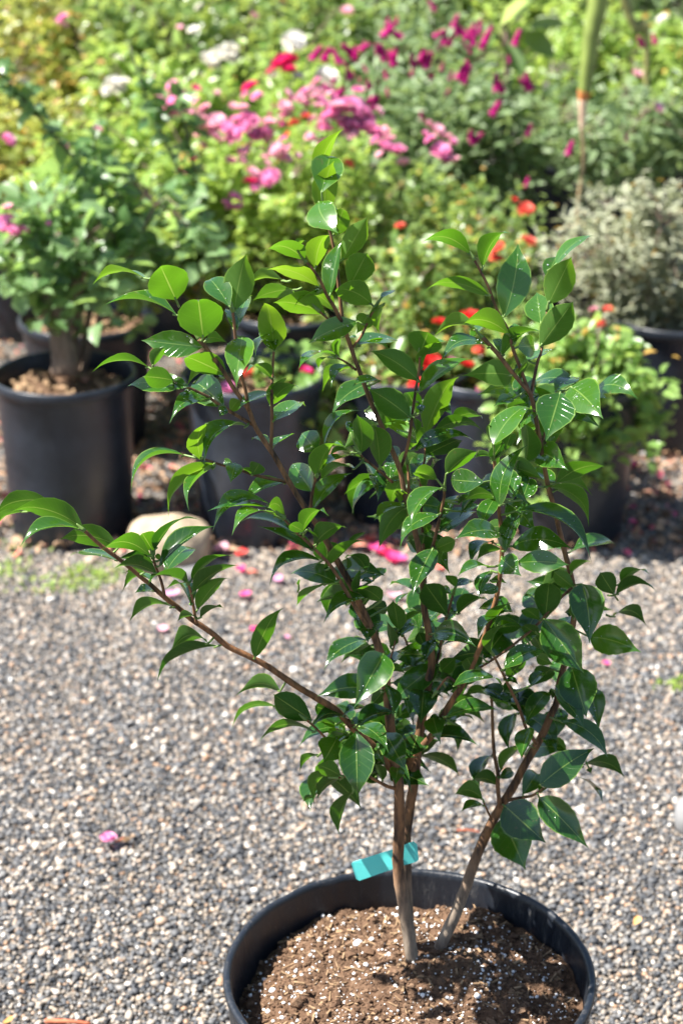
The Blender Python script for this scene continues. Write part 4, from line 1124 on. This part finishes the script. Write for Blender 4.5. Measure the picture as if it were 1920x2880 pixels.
    bush("rose_bush", "rose with open white blooms at the upper left", "rose bush", 480, 5.4, 130, 640, 300, 'lime', 0.042, 210, 14, mix_young=0.02,
         blooms=[(W, 324, 242, 33, 5.15), (W, 345, 236, 26, 5.15), (W, 306, 252, 22, 5.15), (W, 630, 163, 42, 5.15), (W, 645, 145, 30, 5.15), (W, 588, 175, 34, 5.15), (W, 334, 165, 15, 5.2), (W, 545, 86, 18, 5.25), (PL, 392, 279, 16, 5.1), (PL, 428, 223, 14, 5.15), (PK, 487, 242, 24, 5.1), (H, 551, 251, 16, 5.1), (PL, 505, 78, 14, 5.3), (PL, 610, 262, 14, 5.1), (PK, 178, 52, 20, 5.3), (PL, 180, 70, 16, 5.3)])
    bush("rose_bush", "rose with one hot pink bloom and white ones beside the magenta spikes", "rose bush", 830, 5.45, 110, 620, 240, 'lime', 0.036, 190, 14,
         blooms=[(H, 802, 182, 40, 5.2), (H, 812, 200, 24, 5.18), (W, 826, 119, 36, 5.2), (W, 918, 217, 36, 5.2), (W, 838, 218, 20, 5.2), (W, 770, 215, 16, 5.2), (PL, 900, 255, 24, 5.15), (PK, 690, 268, 16, 5.2), (H, 760, 200, 12, 5.2)])
    sp = [(918, 153), (890, 150), (978, 141), (945, 158), (1027, 132), (1061, 138), (1101, 165), (1110, 150), (1205, 168), (1190, 158), (1159, 171), (1095, 86), (1110, 95), (1248, 110), (1235, 95), (1265, 118), (1284, 80), (1300, 92), (1333, 86), (1325, 105), (1370, 101), (1362, 115), (1453, 107), (1297, 202), (1310, 212), (1395, 233), (1408, 244), (1474, 236), (1484, 230), (1055, 291), (1045, 280), (765, 312), (796, 334), (780, 322), (1340, 389), (1325, 380), (1486, 367), (1395, 303), (978, 205), (955, 262), (930, 255), (1075, 148), (1000, 150)]
    bush("butterfly_bush", "grey green butterfly bush with many magenta flower spikes", "butterfly bush", 1190, 5.4, 120, 700, 350, 'bud', 0.055, 330, 14, wid=0.28,
         blooms=[(MG, u, v, random.uniform(22, 34), 5.12) for u, v in sp] + [(MG, random.uniform(930, 1450), random.gauss(190, 90), random.uniform(10, 20), 5.15) for _ in range(26)])
    bush("rose_bush", "grey green shrub with a few magenta spikes at the right", "shrub", 1700, 5.35, 230, 470, 300, 'bud', 0.050, 210, 12, wid=0.3, gaps=0.35,
         blooms=[(MG, 1603, 416, 26, 5.1), (MG, 1838, 110, 20, 5.2), (MG, 1799, 116, 24, 5.2), (MG, 1480, 514, 18, 5.1), (PL, 1850, 305, 20, 5.1), (MG, 1760, 385, 16, 5.1)])
    # ---- fourth row
    bush("rose_bush", "olive green rose with orange tinted shoots at the upper left corner", "rose bush", 40, 6.05, -30, 420, 300, 'warm', 0.036, 190, 14, mix_young=0.18)
    bush("rose_bush", "large leaved green rose along the top edge left of the white blooms", "rose bush", 430, 6.1, -60, 400, 300, 'mid', 0.048, 170, 14, blooms=[(PL, 165, 60, 14, 5.9), (W, 560, 20, 14, 5.9)])
    bush("rose_bush", "mid green rose above the white blooms at the top edge", "rose bush", 820, 6.1, -70, 380, 270, 'mid', 0.034, 190, 14, blooms=[(PL, 715, 45, 14, 5.9), (PL, 975, 32, 22, 5.9)])
    bush("butterfly_bush", "second butterfly bush with magenta spikes behind the first one", "butterfly bush", 1150, 6.1, -40, 420, 230, 'bud', 0.055, 170, 14, wid=0.3,
         blooms=[(MG, 1214, 15, 22, 5.85), (MG, 1090, 85, 30, 5.8), (MG, 1280, 60, 24, 5.8), (MG, 1350, 75, 24, 5.8)])
    bush("rose_bush", "bright green shrub behind the thick hanging cane", "shrub", 1560, 6.1, -20, 420, 290, 'lime', 0.034, 220, 14)
    bush("rose_bush", "yellow green shrub in the upper right corner with a pale bloom", "shrub", 1880, 6.05, 20, 470, 260, 'lime', 0.036, 200, 14, mix_young=0.04, blooms=[(W, 1862, 55, 18, 5.8), (PL, 1790, 210, 22, 5.8), (W, 1845, 305, 14, 5.8)])
    # ---- rows beyond
    fills = [("broad dark green shrub far back at the left end", -40, 'mid'), ("sunlit yellow green shrub far back, left of centre", 340, 'warm'), ("brown tinted shrub far back in the centre", 700, 'mid'),
             ("dense dark shrub far back, right of centre", 1080, 'mid'), ("light green shrub far back near the hanging cane", 1450, 'lime'), ("grey green shrub far back at the right end", 1850, 'bud')]
    for i, (lb, u, kd) in enumerate(fills):
        bush("background_shrub", lb, "shrub", u, 7.2, -260, 190, 330, kd, 0.045, 210, 13, mix_young=0.05 if i in (0, 1, 2) else 0.0)
    for i, (lb, u, kd) in enumerate([("tall dark hedge plant at the far left", 100, 'mid'), ("tall hedge plant beyond the far shrubs, left half", 640, 'mid'), ("tall hedge plant beyond the far shrubs, right half", 1220, 'mid'), ("tall dark hedge plant at the far right", 1800, 'mid')]):
        bush("hedge_plant", lb, "shrub", u, 8.6, -520, 40, 420, kd, 0.06, 220, 13, rfrac=0.5)
    # pots of the rows behind
    rows = [(5.35, [(60, "left edge yellowish rose"), (480, "white rose"), (830, "hot pink rose"), (1190, "first butterfly bush"), (1720, "right grey green shrub")]),
            (4.78, [(1230, "small leaved olive rose")]),
            (6.08, [(40, "upper left olive rose"), (430, "large leaved rose"), (820, "top edge mid green rose"), (1150, "second butterfly bush"), (1560, "bright green shrub behind the cane"), (1880, "upper right corner shrub")])]
    for y, lst in rows:
        for u, who in lst:
            nursery_pot(at_y(u, 600, y).x, y, 0.15, 0.33, 0.115, "black pot under the " + who, seed=u * 0.01, soil=False)
    # two empty black pots whose dark mouths show in the gap at the right
    nursery_pot(at_y(1560, 480, 5.0).x, 5.0, 0.15, 0.30, 0.12, "empty black pot in the dark gap left of the silvery shrub", seed=7.0, soil=False, group="empty black pots in the gap")
    nursery_pot(at_y(1800, 460, 5.05).x, 5.05, 0.16, 0.30, 0.12, "empty black pot in the dark gap above the silvery shrub", seed=7.5, soil=False, group="empty black pots in the gap")
    nursery_pot(at_y(1860, 600, 4.95).x + 0.25, 4.95, 0.16, 0.30, 0.12, "black pot half hidden at the right edge behind the silvery shrub", seed=7.7, soil=False)
# ------------------------------------------------------------------ things on the ground and the big stalk
def blob(name, u, v, wpx, hpx, depth, m, label, cat, group=None, y=None, seed=0.0, sink=0.25):
    p = at_z(u, v, 0.02)
    s = mpp(p)
    rx, rz, ry = wpx / 2 * s, hpx / 2 * s * 1.05, depth
    mb = MB()
    nu, nv = 28, 18
    vs, fs = [], []
    for i in range(nv + 1):
        th = math.pi * i / nv
        for j in range(nu):
            a = 2 * math.pi * j / nu
            d = Vector((math.sin(th) * math.cos(a), math.sin(th) * math.sin(a), math.cos(th)))
            e = 0.78
            q = Vector([math.copysign(abs(c) ** e, c) for c in d])
            k = 1 + 0.13 * noise.noise(d * 1.3 + Vector((seed, 0, 0))) + 0.03 * noise.noise(d * 5 + Vector((0, seed, 0)))
            vs.append(Vector((p.x + q.x * rx * k, p.y + q.y * ry * k, rz * (1 - sink) + q.z * rz * k)))
    for i in range(nv):
        for j in range(nu):
            a, b = i * nu + j, i * nu + (j + 1) % nu
            fs.append((a, a + nu, b + nu, b))
    mb.add(vs, fs)
    return tag(mb.build(name, m), label, cat, group)

def petal(mb, c, l, w, a, tilt, curl):
    d = Vector((math.cos(a) * math.cos(tilt), math.sin(a) * math.cos(tilt), math.sin(tilt))); s = Vector((-math.sin(a), math.cos(a), 0)); h = d.cross(s)
    if h.z < 0: h = -h
    vs, fs = [], []
    for i in range(4):
        u = i / 3
        ww = w * (0.35, 0.85, 1.0, 0.55)[i]
        for j in range(4):
            t = (j / 3) * 2 - 1
            vs.append(c + d * (l * (u - 0.5)) + s * (ww * t) + h * (l * curl * (t * t * 0.5 + (u - 0.4) ** 2)))
    for i in range(3):
        for j in range(3):
            q = i * 4 + j
            fs.append((q, q + 4, q + 5, q + 1))
    mb.add(vs, fs, random.random())

def fallen(u, v, size, m, label, group, z=0.010, name="fallen_petal"):
    p = at_z(u, v, z)
    mb = MB()
    k = mpp(p) * size
    for _ in range(2):
        petal(mb, p + Vector((random.uniform(-.3, .3) * k, random.uniform(-.3, .3) * k, k * 0.12)), k, k * 0.45, random.uniform(0, 6.3), random.uniform(-.1, .4), 0.35)
    return tag(mb.build(name, m), label, "petal", group)

def build_small():
    blob("rock", 474, 1560, 240, 150, 0.075, M_ROCK, "smooth beige rock lying between the left front pot and the grey pot", "rock", seed=0.7)
    blob("grey_stone", 530, 1602, 95, 42, 0.030, M_GREYROCK, "small grey stone lying in front of the beige rock", "stone", seed=2.7)
    blob("round_stone", 1938, 2300, 84, 96, 0.035, M_GREYROCK, "rounded grey stone cut off by the photo's right edge", "stone", seed=4.4)
    # petals: on the gravel in front of the row, and under the pots
    G = "rose petals fallen on the gravel"
    for u, v, s, m, lb in [
        (483, 1675, 30, P_PINK, "pink petal just right of the long low camellia branch's fork"), (455, 1772, 30, P_PALE, "very pale petal below the long low camellia branch"), (620, 1548, 44, P_PALE, "long pale pink petal at the grey pot's foot, left of its drain hole"),
        (686, 1563, 34, P_RED, "red petal at the foot of the grey pot, below its drain hole"), (672, 1606, 28, P_HOT, "hot pink petal left of a paler one in front of the grey pot"), (712, 1612, 22, P_CORAL, "coral petal in front of the grey pot"),
        (690, 1675, 34, P_HOT, "crimson petal on the open gravel in front of the grey pot"), (780, 1632, 26, P_PINK, "pink petal under the camellia's middle left leaves"), (708, 1775, 26, P_HOT, "crimson petal beside the upright single leaf on the low branch"), (810, 1793, 14, P_PINK, "tiny pink petal above the low branch"),
        (1055, 1548, 48, P_HOT, "large pink petal in the shade behind the middle stems"), (1110, 1582, 50, P_HOT, "large crimson petal in front of the shaded middle pot"), (1085, 1560, 34, P_RED, "red petal beside two larger ones by the shaded middle pot"), (1040, 1520, 28, P_RED, "dark red petal in the shadow of the middle pot"),
        (995, 1650, 24, P_PINK, "pink petal showing between the two left stems"), (1230, 1598, 26, P_CORAL, "coral petal at the foot of the scuffed pot"), (1110, 1678, 40, P_PALE, "pale pink petal left of the round camellia leaf"), (1222, 1732, 20, P_HOT, "crimson petal under the round camellia leaf"),
        (1702, 1868, 22, P_HOT, "small crimson petal alone on the right gravel"), (1690, 1525, 16, P_PINK, "pink petal in the shade right of the right front pot"), (930, 1570, 26, P_RED, "red petal right of the grey pot"), (965, 1600, 22, P_PINK, "pink petal right of the grey pot, nearer than the red one")]:
        fallen(u, v, s, m, lb, G)
    mb = MB()
    c = at_z(305, 2362, 0.018)
    k = mpp(c)
    for ring, (cnt, rad, tl) in enumerate(((6, 14, .25), (5, 8, .7), (3, 3, 1.2))):
        for i in range(cnt):
            a = 2 * math.pi * i / cnt + ring
            petal(mb, c + Vector((math.cos(a), math.sin(a), 0)) * (rad * k) + Vector((0, 0, 0.002 + ring * 0.002)), 24 * k, 11 * k, a, tl, 0.3)
    o = tag(mb.build("fallen_flower", P_PINK), "whole pink rose bloom lying on the gravel at the lower left", "flower")
    sb = MB()
    tube(sb, smooth_path([at_z(325, 2366, 0.012), at_z(340, 2362, 0.013), at_z(352, 2358, 0.012)], 4), 3 * k, 5 * k, 6, 0.3)
    sb.build("dry_calyx", M_RED, o)
    lb = MB()
    for q in ((358, 2360), (372, 2354), (350, 2366)):
        petal(lb, at_z(*q, 0.013), 22 * k, 8 * k, random.uniform(0, 6), 0.2, 0.3)
    tag(lb.build("dry_leaf", M_CHIP), "curled tan dry leaf touching the fallen pink bloom", "dry leaf")
    db = MB()
    petal(db, at_z(1790, 2592, 0.013), 30 * k, 10 * k, 1.0, 0.2, 0.3)
    tag(db.build("dry_leaf", P_ORANGE), "orange dry leaf on the gravel right of the foreground pot", "dry leaf")
    db = MB()
    petal(db, at_z(25, 2872, 0.013), 26 * k, 8 * k, 0.6, 0.2, 0.3)
    tag(db.build("dry_leaf", P_ORANGE), "orange dry leaf in the lower left corner", "dry leaf")
    # red-brown sticks
    def stick(a, b, r, label, m=M_RED):
        mb = MB()
        tube(mb, smooth_path([at_z(*a, 0.012), at_z((a[0] + b[0]) / 2, (a[1] + b[1]) / 2 - 3, 0.014), at_z(*b, 0.012)], 4), r, r * 0.7, 6, 0.2)
        tag(mb.build("twig", m), label, "twig")
    stick((128, 2872), (255, 2879), 0.0035, "red brown twig lying at the bottom edge, left of the pot")
    stick((1285, 2335), (1350, 2340), 0.0018, "thin red brown twig lying behind the right camellia stem")
    # bark chip lying in the left pot
    mb = MB()
    a, b = at_z(155, 1030, 0.325), at_z(250, 1072, 0.312)
    d = (b - a); s = d.cross(Vector((0, 0, 1))).normalized() * 0.011; h = Vector((0, 0, 0.006))
    mb.add([a - s, b - s, b + s, a + s * 0.6, a - s + h, b - s * .8 + h, b + s * .9 + h, a + s * .5 + h], [(0, 3, 2, 1), (4, 5, 6, 7), (0, 1, 5, 4), (1, 2, 6, 5), (2, 3, 7, 6), (3, 0, 4, 7)])
    tag(mb.build("bark_chip", plain("reddish_bark", (0.55, 0.27, 0.19), 0.8, 0.2, 0.25), None, False), "flat reddish bark chip on the soil of the left front pot", "bark chip")
    # litter of dead leaves and petals under the plants
    k = 8200
    x = rng.uniform(-1.5, 1.5, k); y = rng.uniform(3.72, 6.5, k) ** 1.0
    y = 3.80 + np.abs(rng.normal(0, 0.9, k))
    c = np.column_stack([x, y, rng.uniform(0.006, 0.022, k)])
    V, Q, T, rr = leaf_cloud(c, rng.normal(0, 1, (k, 3)) * np.array([1, 1, .25]), rng.normal(0, .45, (k, 3)) + np.array([0, 0, 1]), rng.uniform(.010, .032, k), 0.6, rng.uniform(0, 1, k), 0.4, 0.3)
    m, nt, p = mat("leaf_litter")
    cr = ramp(nt, attr(nt), [(0, (0.07, 0.04, 0.025)), (0.45, (0.26, 0.15, 0.08)), (0.75, (0.45, 0.30, 0.19)), (0.9, (0.50, 0.16, 0.11)), (1, (0.55, 0.06, 0.16))])
    nt.links.new(cr.outputs[0], p.inputs['Base Color']); p.inputs['Roughness'].default_value = 0.85
    tag(np_leafmesh("leaf_litter", V, Q, T, rr, m, None), "dead brown leaves and faded petals littering the ground between the pots", "leaf litter", kind='stuff')
    # weeds
    k = 900
    P = []
    for u, v, su, sv, n in ((245, 1618, 50, 18, 170), (30, 1605, 40, 22, 70), (150, 1650, 60, 12, 40), (60, 1530, 40, 18, 40), (1905, 1925, 25, 8, 60)):
        for _ in range(n):
            P.append(at_z(random.gauss(u, su), random.gauss(v, sv), 0.008))
    c = np.array(P); n = len(c)
    V, Q, T, rr = leaf_cloud(c, rng.normal(0, 1, (n, 3)) + np.array([0, 0, .7]), rng.normal(0, .5, (n, 3)) + np.array([0, 0, 1]), rng.uniform(.008, .020, n), 0.4, rng.uniform(0, 1, n))
    tag(np_leafmesh("ground_weeds", V, Q, T, rr, LEAFMATS['lime'], None), "thin green weeds growing through the gravel at the left", "weeds", kind='stuff')

def build_stalk():
    """thick green stalk at the upper right: thin dry foot, pale joint with an orange ring, swollen green upper part"""
    y = 4.95
    foot = Vector((at_y(1620, 620, y).x, y, 0.0))
    root = empty("plant_stalk", foot, "thick smooth green stalk at the upper right with an orange joint and thin dry foot", "plant stalk")
    s = mpp(at_y(1640, 300, y))
    def seg(name, pts, r0, r1, m, lump=0.05):
        mb = MB()
        tube(mb, smooth_path([p if isinstance(p, Vector) else at_y(*p, y) for p in pts], 6), r0 * s, r1 * s, 14, lump)
        return mb.build(name, m, root)
    seg("stem", [(1760, -520), (1728, -250), (1690, -60), (1678, 20), (1662, 100), (1652, 180), (1643, 262)], 36, 18, plain("green_stalk", (0.21, 0.27, 0.065), 0.5, 0.4, 0.22, 22), 0.03)
    seg("joint", [(1643, 258), (1640, 268), (1638, 282)], 21, 13, plain("orange_joint", (0.56, 0.21, 0.07), 0.6, 0.3, 0.3))
    seg("tip", [(1638, 280), (1637, 320), (1635, 372)], 13, 6, plain("pale_joint", (0.68, 0.47, 0.33), 0.6, 0.3, 0.25))
    seg("dry_stem", [(1635, 368), (1640, 430), (1632, 520), (1622, 620), foot], 6, 6, plain("dry_stem", (0.32, 0.24, 0.13), 0.8, 0.2, 0.3))
    # second, thinner stalk behind
    y2 = 5.6
    root2 = empty("plant_stalk", Vector((at_y(1810, 150, y2).x, y2, 0.0)), "thinner olive stalk at the top edge right of the thick green one", "plant stalk")
    mb = MB()
    tube(mb, smooth_path([at_y(1700, -240, y2), at_y(1742, -60, y2), at_y(1765, 30, y2), at_y(1790, 90, y2), at_y(1818, 128, y2), Vector((at_y(1830, 300, y2).x, y2, 0.0))], 6), 20 * s, 8 * s, 10, 0.08)
    mb.build("stem", plain("olive_stalk", (0.26, 0.25, 0.09), 0.6, 0.3, 0.3), root2)
    # broad leaved plant at the top edge
    y3 = 5.5
    foot3 = Vector((at_y(1425, 300, y3).x, y3, 0.0))
    root3 = empty("broad_leaved_plant", foot3, "plant with broad dark leaves and one pale yellow green leaf at the top edge", "plant")
    mbs = MB()
    LV = [((1405, 70), (1475, -5), 74, 0.98), ((1380, 60), (1330, 20), 40, 0.9), ((1470, 85), (1560, 160), 75, 0.15), ((1480, 70), (1590, 60), 60, 0.2), ((1430, 110), (1470, 215), 60, 0.1), ((1440, 60), (1520, -60), 80, 0.25), ((1400, 90), (1330, 150), 55, 0.15), ((1360, 30), (1300, -50), 70, 0.2)]
    c, d, n, ln, wd, r = [], [], [], [], [], []
    for (b, t, w, rr) in LV:
        p, q = at_y(*b, y3), at_y(*t, y3 - 0.08)
        c.append(p); d.append(q - p); n.append(Vector((-0.3, -0.6, 0.8))); ln.append((q - p).length); wd.append(w * s / (q - p).length); r.append(rr)
        tube(mbs, [at_y(1425, 150, y3), at_y(1425, 150, y3).lerp(p, 0.6), p], 0.004, 0.002, 6)
    V, Q, T, rr = leaf_cloud(np.array(c), np.array(d), np.array(n), np.array(ln), np.array(wd), np.array(r), 0.12, 0.1)
    np_leafmesh("foliage", V, Q, T, rr, leaf_material("broad_leaf", (0.03, 0.085, 0.02), (0.42, 0.50, 0.14), (0.4, 0.55, 0.1), 0.35, 0.35), root3)
    tube(mbs, [foot3, at_y(1428, 260, y3), at_y(1425, 150, y3), at_y(1420, 60, y3)], 0.012, 0.006, 8, 0.1)
    mbs.build("stem", M_ROSEBARK, root3)

build_ground()
build_pebbles()
build_front_pot()
build_camellia()
build_tag()
build_rows()
build_small()
build_stalk()
